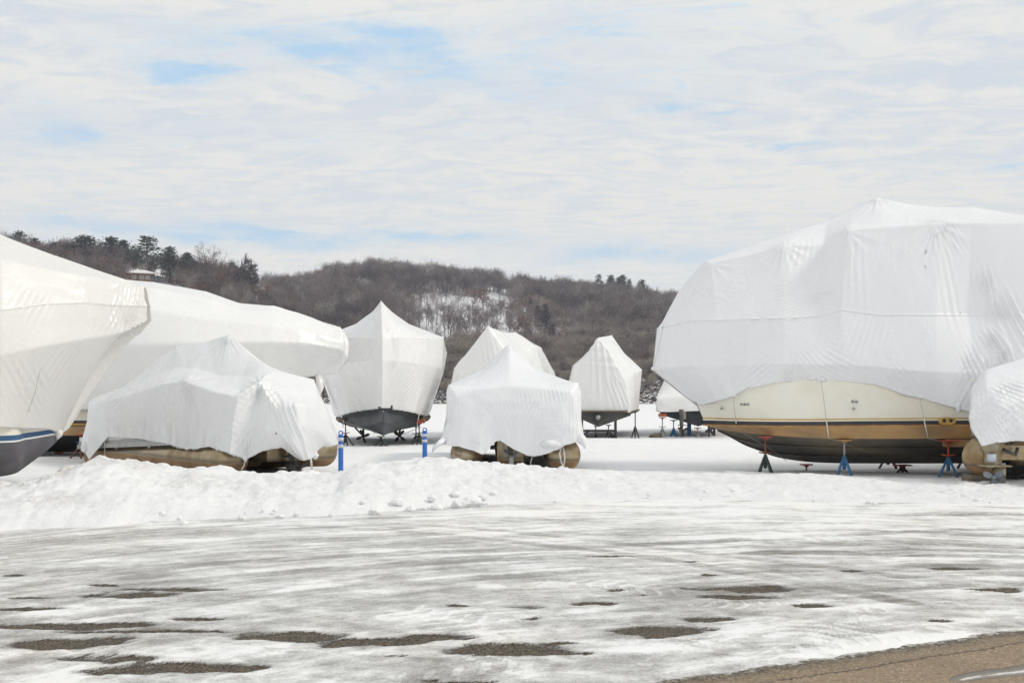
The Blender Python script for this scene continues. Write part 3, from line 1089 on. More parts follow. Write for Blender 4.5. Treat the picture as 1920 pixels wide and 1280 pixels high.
def build_forest():
    col = bpy.data.collections.new('forest_kinds')
    kinds = []
    spec = [('bark_grey', 12, 1, .62, 1.0), ('bark_grey', 12, 1, .55, 1.2), ('bark_grey', 12, 1, .7, 1.0), ('bark_dark', 12, 1, .6, 1.3),
            ('bark_tan', 12, 3, .5, 1.2), ('bark_tan', 12, 4, .45, 1.2), ('bark_red', 12, 1, .65, 1.8), ('bark_grey', 12, 2, .5, 1.0), ('bark_pale', 12, 1, .45, .7)]
    for i, (m, h, st, sp, de) in enumerate(spec):
        (a, fa), (b, fb) = bare_tree(100 + i, h, .42 if st == 1 else .30, sp * .9, .034 if m != 'bark_red' else .065, de * .9, st)
        V = np.concatenate([a, b])
        F = list(fa) + [tuple(k + len(a) for k in q) for q in fb]
        o = bpy.data.objects.new('wood_kind_%02d' % i, rawmesh('wood_kind', V, F, M[m]))
        col.objects.link(o)
        kinds.append(o)
    pts, kd, sc, rt = [], [], [], []
    rd = random.Random(5)

    def put(x, y, h, k):
        pts.append((x, y, float(hill_z(x, y)) - .1))
        kd.append(k)
        s = h / 12
        sc.append((s * rd.uniform(.85, 1.2), s * rd.uniform(.85, 1.2), s))
        rt.append((rd.gauss(0, .05), rd.gauss(0, .05), rd.uniform(0, 6.28)))

    n = 0
    for i in range(13000):
        y = 286 + (rd.random() ** .85) * 300
        x = rd.uniform(-1, 1) * .60 * y - 5
        px = CX + FPX * x / y
        if px < -900 or px > 2120 or (px < -180 and rd.random() < .4):
            continue
        z = float(hill_z(x, y))
        py = HY - (z - EYE) / y * FPX
        yc = 380 + 190 * float(sstep(px, 430, 620))
        if y > yc + 14:
            continue
        c = float(clearing(px + 60 * fbm(x * .03, y * .03, 1., 4), py + 26 * fbm(x * .05, y * .03, 7., 4)))
        if rd.random() < c * .90:
            continue
        if px > 1330 and rd.random() < .6:
            continue
        h = rd.uniform(7.5, 13.5)
        if px < 480:
            h *= .86
        if abs(px - 540) < 60:
            h *= .8
        if c > .3:
            h *= .7
        tanp = float(sstep(py, 610, 690))
        f = pn(x * .012, y * .02, 3.)
        if rd.random() < tanp * .8:
            k = rd.choice((4, 5, 4, 5, 7))
            h *= .8
        elif rd.random() < .05 + .25 * float(sstep(f, .1, .4)):
            k = 6
            h *= .8
        elif f < -.18:
            k = rd.choice((3, 3, 0))
        else:
            k = rd.choice((0, 1, 2, 0, 1, 2, 7, 3, 0, 1, 2, 8))
        put(x, y, h, k)
    for i in range(420):       # fuller belt along the left ridge
        px = rd.uniform(-150, 480)
        y = rd.uniform(345, 385)
        x = (px - CX) / FPX * y
        if 225 < px < 350 and y < 372:
            continue
        put(x, y, rd.uniform(6.0, 10.5), rd.choice((3, 3, 0, 1, 6, 2)))
    for i in range(700):       # thin scrub rooted between the boulders of the bank
        y = rd.uniform(255, 263)
        x = rd.uniform(-.5, .62) * y
        put(x, y, rd.uniform(1.6, 4.2), rd.choice((4, 5, 4, 5, 7, 4)))
    for i in range(1500):      # brush on the low ground behind the bank
        y = rd.uniform(264, 290)
        x = rd.uniform(-.5, .62) * y
        put(x, y, rd.uniform(3.2, 7.0), rd.choice((4, 5, 4, 5, 7, 4)))
    me = bpy.data.meshes.new('hillside_wood')
    me.from_pydata(pts, [], [])
    a = me.attributes.new('kind_no', 'INT', 'POINT')
    a.data.foreach_set('value', kd)
    for nm, dat in (('inst_scale', sc), ('inst_rot', rt)):
        a = me.attributes.new(nm, 'FLOAT_VECTOR', 'POINT')
        a.data.foreach_set('vector', np.array(dat, np.float32).ravel())
    o = bpy.data.objects.new('hillside_wood', me)
    COL.objects.link(o)
    tag(o, kind='stuff')
    g = bpy.data.node_groups.new('scatter_wood', 'GeometryNodeTree')
    g.interface.new_socket('Geometry', in_out='INPUT', socket_type='NodeSocketGeometry')
    g.interface.new_socket('Geometry', in_out='OUTPUT', socket_type='NodeSocketGeometry')
    N = g.nodes
    gi, go = N.new('NodeGroupInput'), N.new('NodeGroupOutput')
    ci = N.new('GeometryNodeCollectionInfo')
    ci.inputs['Collection'].default_value = col
    ci.inputs['Separate Children'].default_value = True
    ci.inputs['Reset Children'].default_value = True
    ip = N.new('GeometryNodeInstanceOnPoints')
    ip.inputs['Pick Instance'].default_value = True

    def na(nm, ty):
        q = N.new('GeometryNodeInputNamedAttribute')
        q.data_type = ty
        q.inputs['Name'].default_value = nm
        return q.outputs[0]
    g.links.new(gi.outputs[0], ip.inputs['Points'])
    g.links.new(ci.outputs[0], ip.inputs['Instance'])
    g.links.new(na('kind_no', 'INT'), ip.inputs['Instance Index'])
    er = N.new('FunctionNodeEulerToRotation')
    g.links.new(na('inst_rot', 'FLOAT_VECTOR'), er.inputs[0])
    g.links.new(er.outputs[0], ip.inputs['Rotation'])
    g.links.new(na('inst_scale', 'FLOAT_VECTOR'), ip.inputs['Scale'])
    g.links.new(ip.outputs[0], go.inputs[0])
    md = o.modifiers.new('scatter', 'NODES')
    md.node_group = g


build_forest()


class TreeKind:
    def __init__(s, wood, crown, wm, cm):
        s.w = rawmesh('trunk', wood[0], wood[1], wm)
        s.c = rawmesh('crown', crown[0], crown[1], cm)
        s.h = max(crown[0][:, 2].max(), wood[0][:, 2].max())

    def place(s, name, loc, h, label, cat, group=None, rz=0.0, wide=1.0):
        o = bpy.data.objects.new(name, None)
        COL.objects.link(o)
        o.location = tuple(float(c) for c in loc)
        k = h / s.h
        o.scale = (k * wide, k * wide, k)
        o.rotation_euler = (0, 0, rz)
        for nm, me in (('trunk', s.w), ('crown', s.c)):
            c = bpy.data.objects.new(nm, me)
            COL.objects.link(c)
            c.parent = o
        return tag(o, label, cat, group)


def build_trees():
    pines = [TreeKind(*pine_tree(20 + i, 14, w, la, fi, cl), M['bark_dark'], M[m]) for i, (w, la, fi, cl, m) in enumerate(
        ((.34, 12, .22, .085, 'needles'), (.28, 14, .30, .08, 'needles'), (.36, 9, .30, .085, 'needles_light'), (.22, 15, .12, .075, 'needles')))]
    cedar = TreeKind(*pine_tree(40, 9, .30, 13, .08, .085), M['bark_dark'], M['cedar'])
    oaks = [TreeKind(*bare_tree(60 + i, 12, .30, .7, .07, 2.0), M['bark_dark'], M['bark_dark']) for i in range(2)]
    reds = [TreeKind(*bare_tree(70 + i, 12, .30, .7, .07, 1.8), M['bark_dark'], M['bark_red']) for i in range(2)]
    greys = [TreeKind(*bare_tree(80 + i, 12, .36, .62, .035, 1.0), M['bark_dark'], M['bark_grey']) for i in range(3)]
    pales = [TreeKind(*bare_tree(90 + i, 12, .42, .5, .025, .8), M['bark_pale'], M['bark_pale']) for i in range(2)]

    def at(kind, name, px, base, top, label, cat, group=None, wide=1.0, rz=0.0):
        p = on_hill(px, base)
        h = max(2.5, (base - top) / FPX * p[1] * 1.0 + (p[2] - (EYE - (base - HY) / FPX * p[1])) * 0)
        real = EYE - (top - HY) / FPX * p[1] - p[2]
        kind.place(name, p, max(real, 3.0), label, cat, group, rz, wide)
    g1 = 'evergreens on the left ridge'
    for (px, b, tp, k, wd, lb) in (
            (36, 486, 431, 0, 1.1, 'leftmost dark evergreen above the far left boat cover'), (64, 490, 445, 3, 1.2, 'dark evergreen just right of the leftmost one on the ridge'),
            (102, 496, 452, 0, 1.1, 'low dark evergreen standing alone in the gap of the left ridge'), (160, 505, 440, 1, 1.35, 'broad dark pine left of the pale birch on the ridge'),
            (208, 505, 441, 0, 1.3, 'bushy dark pine right of the pale birch on the ridge'), (232, 508, 449, 1, .9, 'pine crowded behind the brown bare tree on the left ridge'),
            (275, 520, 441, 2, 1.05, 'tall open crowned pine directly behind the brown cabin'), (318, 530, 460, 3, .9, 'slim dark evergreen right of the cabin on the left ridge'),
            (352, 532, 472, 1, .8, 'small dark evergreen between cabin and dark oak')):
        at(pines[k], 'pine_tree', px, b, tp, lb, 'evergreen tree', g1, wd * 1.9, px * .1)
    g2 = 'evergreens on the right ridge'
    for (px, b, tp, k, wd, lb) in (
            (1123, 560, 513, 2, 1.0, 'leftmost of the small evergreens on the right skyline'), (1146, 562, 515, 1, 1.2, 'second evergreen from left on the right skyline'),
            (1160, 562, 517, 0, 1.0, 'third evergreen from left on the right skyline'), (1168, 563, 514, 3, 1.3, 'tall evergreen in the middle of the right skyline clump'),
            (1180, 566, 522, 3, 1.0, 'evergreen right of the tall one on the right skyline'), (1203, 570, 523, 3, 1.5, 'pointed evergreen at the right end of the skyline group')):
        at(pines[k], 'pine_tree', px, b, tp, lb, 'evergreen tree', g2, wd * 1.1, px * .1)
    for (px, b, tp, lb) in ((375, 542, 478, 'dark leaf holding oak right of the cabin on the left ridge'), (432, 552, 472, 'large dark oak at the right end of the left ridge'), (452, 556, 486, 'dark oak at the foot end of the left ridge skyline')):
        at(oaks[px % 2], 'oak_tree', px, b, tp, lb, 'tree', 'dark oaks on the left ridge', 1.2, px)
    for (px, b, tp, lb) in ((238, 520, 456, 'brown bare tree left of the cabin on the ridge'), (380, 540, 452, 'bare tree poking above the skyline right of the cabin'), (690, 535, 476, 'round crowned bare tree standing above the central skyline'),
                            (733, 535, 480, 'lower bare tree right of the round crowned one on the skyline'), (917, 655, 556, 'dark bare tree with forked trunk in the snowy clearing'), (843, 640, 560, 'slender bare tree left of the forked one in the clearing'),
                            (880, 645, 565, 'thin bare tree beside the forked one in the clearing')):
        at(greys[px % 3], 'bare_tree', px, b, tp, lb, 'tree', 'bare trees picked out on the hill', 1.1, px)
    for (px, b, tp, lb) in ((183, 512, 462, 'pale birch in front of the dark pines on the left ridge'), (818, 610, 526, 'pale birch at the left of the snowy clearing'), (862, 605, 527, 'pale birch at the top of the snowy clearing'),
                            (270, 528, 480, 'thin pale birch standing just behind the cabin'), (353, 555, 515, 'pale bare trunk on the slope right of the cabin'), (846, 600, 540, 'thin pale birch between two birches above the clearing')):
        at(pales[px % 2], 'birch_tree', px, b, tp, lb, 'tree', 'pale birches on the hill', .9, px)
    for (px, b, tp, lb) in ((995, 600, 556, 'brown cedar right of the snowy clearing'), (1022, 628, 568, 'tall brown cedar below the right end of the clearing'), (1036, 650, 606, 'dark cedar low on the gully'), (1008, 616, 572, 'dark cedar between two cedars in the gully'),
                            (1090, 650, 616, 'dark bushy cedar at the mouth of the gully'), (640, 600, 565, 'dark cedar on the slope behind the middle boat'), (1042, 560, 531, 'small dark cedar near the skyline')):
        at(cedar, 'cedar_tree', px, b, tp, lb, 'evergreen tree', 'cedars on the hillside', 1.1, px)
    for (px, b, tp, lb) in ((990, 640, 585, 'red brown leafy tree at the foot of the clearing'), (960, 600, 560, 'red brown tree at the top right of the clearing'), (1050, 650, 605, 'red brown tree in the gully'), (735, 590, 550, 'red brown tree left of the clearing'), (905, 580, 535, 'red brown tree above the clearing')):
        at(reds[px % 2], 'oak_tree', px, b, tp, lb, 'tree', 'red brown oaks on the hillside', 1.1, px)
    # small trees standing in the snowy clearing, alike
    rd = random.Random(11)
    for i in range(75):
        px, b = rd.uniform(755, 985), rd.uniform(572, 668)
        p = on_hill(px, b)
        greys[i % 3].place('young_tree', p, rd.uniform(5.5, 10), 'thin bare young tree standing in the snowy hillside clearing', 'tree', 'young trees in the snowy clearing', rd.uniform(0, 6), .9)


build_trees()


def build_house(px, base, w, dpt, hw, hr, label, rz=.35):
    p = on_hill(px, base)
    t = thing('cabin', p, label, 'cabin')
    rot = rotz(rz)
    q = lambda v: (np.array(v) @ rot.T + p)
    b = MB().box((0, 0, hw / 2 - 1), (w, dpt, hw + 2))
    mk('wall', q(b.V), b.F, M['brown_wall'], t, False)
    # shallow hipped roof with snow on it
    for (nm, z0, th, m) in (('roof', hw - .15, .25, M['brown_wall']), ('roof_snow', hw + .102, .3, M['snow_flat'])):
        e = .9
        V = []
        for zz in (0, th):
            V += [(-w / 2 - e, -dpt / 2 - e, z0 + zz), (w / 2 + e, -dpt / 2 - e, z0 + zz), (w / 2 + e, dpt / 2 + e, z0 + zz), (-w / 2 - e, dpt / 2 + e, z0 + zz), (-w * .2, 0, z0 + zz + hr), (w * .2, 0, z0 + zz + hr)]
        F = [(0, 3, 2, 1), (6, 7, 11, 10), (7, 8, 11), (8, 9, 10, 11), (9, 6, 10), (0, 1, 7, 6), (1, 2, 8, 7), (2, 3, 9, 8), (3, 0, 6, 9)]
        mk(nm, q(V), F, m, t, False)
    for x in (-w * .28, w * .05, w * .33):
        f = MB().box((x, -dpt / 2 - .05, hw * .55), (1.3, .12, 1.2))
        fo = mk('window', q(f.V), f.F, M['white_paint'], t, False)
        g = MB().box((x, -dpt / 2 - .12, hw * .55), (1.1, .06, 1.0))
        mk('pane', q(g.V), g.F, M['window_glass'], fo, False)
    return t


build_house(263, 529, 7.2, 5, 2.6, 1.2, 'brown wooden cabin with snowy roof on the left ridge')
build_house(342, 528, 3.6, 3.5, 2.0, .6, 'small pale roofed hut right of the brown cabin on the ridge')
build_house(1236, 572, 7, 5, 2.2, 2.0, 'house with snowy roof among trees on the right ridge', -.6)


# ------------------------------------------------------------------ shrink-wrap covers
SURF = {}


def on_cover(o, px, py):
    G, N = SURF[o]
    pr = np.hypot(CX + FPX * G[..., 0] / G[..., 1] - px, HY - (G[..., 2] - EYE) / G[..., 1] * FPX - py)
    pr = pr + np.where((N * (np.array((0, 0, EYE)) - G)).sum(2) > 0, 0, 1e6)
    i = np.unravel_index(np.argmin(pr), pr.shape)
    return G[i], N[i]


def tears(o, parent, spots):
    """small slits and vent holes cut in the sheet"""
    for (px, py, L_, wd, lean) in spots:
        p, n = on_cover(o, px, py)
        u = np.array((math.sin(lean), 0, math.cos(lean)))
        u = u - n * (u @ n)
        u /= np.linalg.norm(u)
        MB().tube([p - u * L_ + n * .004, p + n * .008, p + u * L_ + n * .004], [wd * .3, wd, wd * .3], 6).build('vent_slit', M['metal_dark'], parent, True)


def knots(o, parent, spots, mat):
    """bunched folds where the hem is tied"""
    for k, (px, py, r, sx, sz) in enumerate(spots):
        p, n = on_cover(o, px, py)
        V, F = ico_mesh(r, px * .37 + 3, 3, (sx, .6, sz))
        mk('hem_knot', V + p + n * r * .1, F, mat, parent)


def cover(name, net, parent, mat, step=.055, pins=(), rowpins=(), colpins=(), iters=30, wr=1.0, peaks=(), hem=.03, seed=0, label=None, fade0=0.0, seams=(), linepins=(), fans=(), bulge=(), smooth_u=False, fold=1.0):
    net = np.asarray(net, float)
    m, n = net.shape[:2]
    su = [max(2, int(math.ceil(np.linalg.norm(net[i + 1] - net[i], axis=1).max() / step))) for i in range(m - 1)]
    sv = [max(2, int(math.ceil(np.linalg.norm(net[:, j + 1] - net[:, j], axis=1).max() / step))) for j in range(n - 1)]
    tu = np.concatenate([[0]] + [i + (np.arange(k) + 1) / k for i, k in enumerate(su)])
    tv = np.concatenate([[0]] + [j + (np.arange(k) + 1) / k for j, k in enumerate(sv)])
    iu = np.minimum(tu.astype(int), m - 2)
    fu = (tu - iu)[:, None, None]
    jv = np.minimum(tv.astype(int), n - 2)
    fv = (tv - jv)[None, :, None]
    if smooth_u:
        def at(t):
            i = np.minimum(t.astype(int), m - 2)
            f = (t - i)[:, None, None]
            p1, p2 = net[i], net[i + 1]
            p0, p3 = net[np.maximum(i - 1, 0)], net[np.minimum(i + 2, m - 1)]
            return .5 * ((2 * p1) + (-p0 + p2) * f + (2 * p0 - 5 * p1 + 4 * p2 - p3) * f ** 2 + (-p0 + 3 * p1 - 3 * p2 + p3) * f ** 3)
        A = at(tu)
    else:
        A = net[iu] * (1 - fu) + net[iu + 1] * fu
    G = A[:, jv] * (1 - fv) + A[:, jv + 1] * fv
    ci = np.concatenate([[0], np.cumsum(su)])
    cj = np.concatenate([[0], np.cumsum(sv)])
    pin = np.zeros(G.shape[:2], bool)
    for (i, j) in pins:
        pin[ci[i], cj[j]] = True
    for j in rowpins:
        pin[:, cj[j]] = True
    for i in colpins:
        pin[ci[i], :] = True
    for (ax_, k_, a_, b_) in linepins:
        if ax_ == 'row':
            pin[ci[a_]:ci[b_] + 1, cj[k_]] = True
        else:
            pin[ci[k_], cj[a_]:cj[b_] + 1] = True
    pin[0, :] = pin[-1, :] = True
    pin[:, 0] = pin[:, -1] = True
    w = .5
    keep = pin[..., None]
    for _ in range(iters):
        Lp = np.zeros_like(G)
        Lp[1:-1, 1:-1] = (G[2:, 1:-1] + G[:-2, 1:-1] + G[1:-1, 2:] + G[1:-1, :-2]) / 4 - G[1:-1, 1:-1]
        G = np.where(keep, G, G + w * Lp)
    # soften pinned rows along themselves a little
    for _ in range(4):
        for j in list(rowpins):
            r_ = G[:, cj[j]]
            r_[1:-1] += .35 * ((r_[2:] + r_[:-2]) / 2 - r_[1:-1])
    um = np.concatenate([[0], np.cumsum(np.linalg.norm(np.diff(G, axis=0), axis=2).mean(1))])[:, None] + 0 * G[..., 0]
    vm = np.concatenate([[0], np.cumsum(np.linalg.norm(np.diff(G, axis=1), axis=2).mean(0))])[None, :] + 0 * G[..., 0]

    def normals(G):
        du = np.gradient(G, axis=0)
        dv = np.gradient(G, axis=1)
        N = np.cross(du, dv)
        N /= np.maximum(np.linalg.norm(N, axis=2, keepdims=True), 1e-9)
        return N
    N = normals(G)
    cen = G.reshape(-1, 3).mean(0)
    if ((G - cen) * N).sum(2).mean() < 0:
        N = -N
    s = seed * 13.7
    d = np.zeros(G.shape[:2])
    patch = sstep(fbm(um * .35 + s, vm * .35, 1., 3), -.05, .35)
    patch2 = sstep(fbm(um * .4 + s, vm * .4, 5., 3), .0, .4)
    # long diagonal tension folds and vertical drape folds
    diag = 1 - np.abs(fbm(um * 1.1 + vm * .9 + s, (vm - um) * .25, 2., 2)) * 2.6
    dia2 = 1 - np.abs(fbm(um * 1.3 - vm * 1.1 + s, (vm + um) * .25, 7., 2)) * 2.6
    vert = 1 - np.abs(fbm(um * 1.4 + s, vm * .3, 3., 2)) * 3.0
    d += fold * wr * (.018 * np.clip(diag, 0, 1) * patch + .016 * np.clip(dia2, 0, 1) * patch2 + .006 * np.clip(vert, 0, 1) * patch2)
    d += wr * (.035 * fbm(um * .5 + s, vm * .5, 9., 2) + .012 * fbm(um * 1.7 + s, vm * 1.7, 4., 3))
    # gathers at the lower edges
    tot = vm.max()
    e = np.minimum(vm, tot - vm)
    gat = sstep(e, .75, .05) * (.4 + .6 * sstep(fbm(um * .8 + s, 0 * vm, 6., 2), -.2, .3))
    d += wr * .022 * gat * (1 - np.abs(fbm(um * 2.2 + s, vm * 1.2, 8., 2)) * 2.5)
    for (i, j, amp, rad, cnt) in peaks:
        u0, v0 = um[ci[i], 0], vm[0, cj[j]]
        dist = np.linalg.norm(G - G[ci[i], cj[j]], axis=2)
        ang = np.arctan2(vm - v0, um - u0)
        rip = 1 - 2 * np.abs(np.sin(cnt * .5 * ang + 1.6 * fbm(um * .6 + s, vm * .6, 2., 2)))
        d += amp * rip * np.exp(-(dist / rad) ** 2) * sstep(dist, .02, .25)
    # groups of parallel gathers where the sheet was shrunk: centre pixel, half sizes (m), direction, spacing, height
    prj = np.stack([CX + FPX * G[..., 0] / G[..., 1], HY - (G[..., 2] - EYE) / G[..., 1] * FPX], -1)
    face = (N * (np.array((0, 0, EYE)) - G)).sum(2) > 0
    for (fx, fy, ra, rb, deg, wl, amp) in fans:
        dd = np.hypot(prj[..., 0] - fx, prj[..., 1] - fy) + np.where(face, 0, 1e6)
        i0, j0 = np.unravel_index(np.argmin(dd), dd.shape)
        q = G - G[i0, j0]
        n0 = N[i0, j0]
        hx = np.cross((0, 0, 1.0), n0)
        hx /= max(np.linalg.norm(hx), 1e-6)
        if hx[0] < 0:
            hx = -hx
        hz = np.cross(hx, n0)
        hz = hz if hz[2] > 0 else -hz
        x_, z_, o_ = q @ hx, q @ hz, q @ n0
        ca, sa = math.cos(R(deg)), math.sin(R(deg))
        al, ac = x_ * ca + z_ * sa, -x_ * sa + z_ * ca
        ph = ac / wl * (1 + .25 * al) + .30 * fbm(al * .8 + fx, ac * 1.6, 3., 2)
        rid = (1 - np.abs(((ph % 1.0) - .5) * 2)) ** 1.6
        en = np.exp(-(al / ra) ** 4 - (ac / rb) ** 4 - (o_ / .6) ** 2) * np.clip(.55 + 1.2 * fbm(al * .7 + fx, ac * 2.5, 8., 2), .05, 1.2)
        d += amp * 1.35 * (rid - .4) * en
    edge = np.ones_like(d)
    if fade0:
        edge = sstep(um, 0, fade0)
    G = G + N * (d * edge)[..., None]
    for (c, rad, amp) in bulge:
        dist = np.linalg.norm(G - np.array(c), axis=2)
        G = G + N * (amp * np.exp(-(dist / rad) ** 2))[..., None]
    # ragged hem
    for col_, nx in ((0, 1), (-1, -2)):
        dr = G[:, col_] - G[:, nx]
        dr /= np.maximum(np.linalg.norm(dr, axis=1, keepdims=True), 1e-9)
        jit = .05 * fbm(um[:, 0] * 2.1 + s, 3. + 0 * um[:, 0], 1., 3) + .03 * np.abs(pn(um[:, 0] * 6 + s, 5.))
        G[:, col_] += dr * (jit * hem / .03)[:, None]
    inner0 = G[:, :1] - N[:, :1] * .03 + (G[:, 1:2] - G[:, :1]) * .8
    inner1 = G[:, -1:] - N[:, -1:] * .03 + (G[:, -2:-1] - G[:, -1:]) * .8
    G = np.concatenate([inner0, G, inner1], 1)
    a, b = G.shape[:2]
    o = mk(name, G.reshape(-1, 3), gridf(a, b), mat, parent)
    SURF[o] = (G[:, 1:-1], N)
    Nf = np.concatenate([N[:, :1], N, N[:, -1:]], 1)
    for j in seams:
        k = cj[j] + 1
        A_, B_ = G[:, k], G[:, k + 1]
        n_ = Nf[:, k]
        dirv = (B_ - A_) / np.maximum(np.linalg.norm(B_ - A_, axis=1, keepdims=True), 1e-9)
        rows_ = [A_ - dirv * .022 + n_ * .003, A_ - dirv * .018 + n_ * .006, A_ + dirv * .018 + n_ * .006, A_ + dirv * .022 + n_ * .003]
        mk('weld_seam', np.stack(rows_, 1).reshape(-1, 3), gridf(a, 4), mat, parent)
    return o


def mirror_net(stations, yc):
    """stations of (px, py, half breadth) from near hem to ridge -> full girth round the centreline yc(X-index)"""
    net = []
    for k, st in enumerate(stations):
        c = yc(k) if callable(yc) else yc
        near = []
        for (px, py, hb) in st:
            p = P(px, py, c - hb)
            near.append(p)
        far = [np.array((p[0], 2 * c - p[1], p[2])) for p in near[-2::-1]]
        net.append(near + far)
    return np.array(net)


def rowpts(row, yc):
    """row of (px, py, hb) -> near and far points"""
    c = [yc(k) if callable(yc) else yc for k in range(len(row))]
    near = np.array([P(px, py, c[k] - hb) for k, (px, py, hb) in enumerate(row)])
    far = near.copy()
    far[:, 1] = 2 * np.array(c) - far[:, 1]
    return near, far


def hull_band(name, r0, r1, yc, mat, parent, n=60, rows=4, bulge=0.0):
    """planking between two fore-and-aft lines, both sides, one mesh"""
    V, F = [], []
    for side in (0, 1):
        a, b = resample(rowpts(r0, yc)[side], n), resample(rowpts(r1, yc)[side], n)
        t = np.linspace(0, 1, rows)[None, :, None]
        G = a[:, None] * (1 - t) + b[:, None] * t
        if bulge:
            G[..., 1] += (1 if side else -1) * bulge * np.sin(math.pi * t[..., 0])
        k = len(V)
        V.extend(G.reshape(-1, 3))
        f = gridf(n, rows) + k
        if side:
            f = f[:, ::-1]
        F.append(f)
    return mk(name, np.array(V), np.concatenate(F), mat, parent)


def close_end(name, pts, mat, parent):
    return mk(name, pts, [tuple(range(len(pts)))], mat, parent, False)


def cord(name, pts, r, mat, parent, label=None):
    o = MB().tube(pts, r, 6).build(name, mat, parent, True)
    if label:
        o['label'] = label
    return o


def prop(cx, r, blades, mat, parent, axis=(0, -1, 0), ph=.3, bw=.62):
    c = np.array(cx, float)
    ax = np.array(axis, float)
    ax /= np.linalg.norm(ax)
    up = np.array((0, 0, 1.0))
    sx = np.cross(up, ax)
    sx /= np.linalg.norm(sx)
    up = np.cross(ax, sx)
    hub = MB().tube([c - ax * r * .35, c + ax * r * .22, c + ax * r * .36], [r * .22, r * .2, r * .06], 12).build('propeller', mat, parent, True)
    for b in range(blades):
        a = ph + b * 2 * math.pi / blades
        V = []
        nr, nw = 7, 5
        for i in range(nr):
            f = i / (nr - 1)
            rr = r * (.15 + .85 * f)
            wdt = r * bw * math.sqrt(max(.02, math.sin(math.pi * (.12 + .86 * f) ** .9))) * (.55 + .45 * f)
            for j in range(nw):
                g = (j / (nw - 1) - .5)
                an = a + g * wdt / max(rr, r * .25) * 1.0
                pitch = g * wdt * .55
                V.append(c + rr * (math.cos(an) * sx + math.sin(an) * up) + ax * pitch)
        th = ax * r * .035
        A = np.array(V)
        Vv = np.concatenate([A + th, A - th])
        f0 = gridf(nr, nw)
        F = [tuple(q) for q in f0] + [tuple(q[::-1] + nr * nw) for q in f0]
        rim = [i * nw for i in range(nr)] + [(nr - 1) * nw + j for j in range(1, nw)] + [i * nw + nw - 1 for i in range(nr - 2, -1, -1)]
        for q in range(len(rim)):
            x, y = rim[q], rim[(q + 1) % len(rim)]
            F.append((x, y, y + nr * nw, x + nr * nw))
        mk('blade', Vv, F, mat, hub, True)
    return hub


def stand(x, y, ztop, label, leg='blue_steel', post='rust_steel', pad='red_paint', spread=.26, hub=.55, zb=0.0, nleg=4, rz=.4, flat=True, group='jack stands propping the boats', handle=True, padw=.21):
    t = thing('jack_stand', (x, y, zb), label, 'jack stand', group)
    c = np.array((x, y, zb))
    H = ztop - zb
    for i in range(nleg):
        a = rz + i * 2 * math.pi / nleg
        d = np.array((math.cos(a), math.sin(a), 0))
        MB().tube([c + d * .025 + (0, 0, H * hub), c + d * spread + (0, 0, -.03)], .021, 6).build('leg', M[leg], t, True)
    MB().tube([c + (0, 0, H * hub - .22), c + (0, 0, H * hub + .04)], .035, 8).build('collar', M[leg], t, True)
    MB().tube([c + (0, 0, H * hub), c + (0, 0, H - .03)], .018, 8).build('screw_post', M[post], t, True)
    if handle:
        k = c + (0, 0, H * hub + .07)
        MB().tube([k + (-.12, .02, .015), k + (-.04, 0, 0), k + (.04, 0, 0), k + (.12, -.02, .015)], .014, 6).build('handle', M[post], t, True)
    b = MB()
    if flat:
        b.box(c + (0, 0, H - .03), (padw, padw * .8, .024), rotz(.2)).box(c + (0, 0, H - .055), (padw * .32, padw * .3, .04), rotz(.2))
    else:
        b.tube([c + (0, 0, H - .08), c + (0, 0, H)], [.05, .11], 10)
    b.build('pad', M[pad], t)
    return t


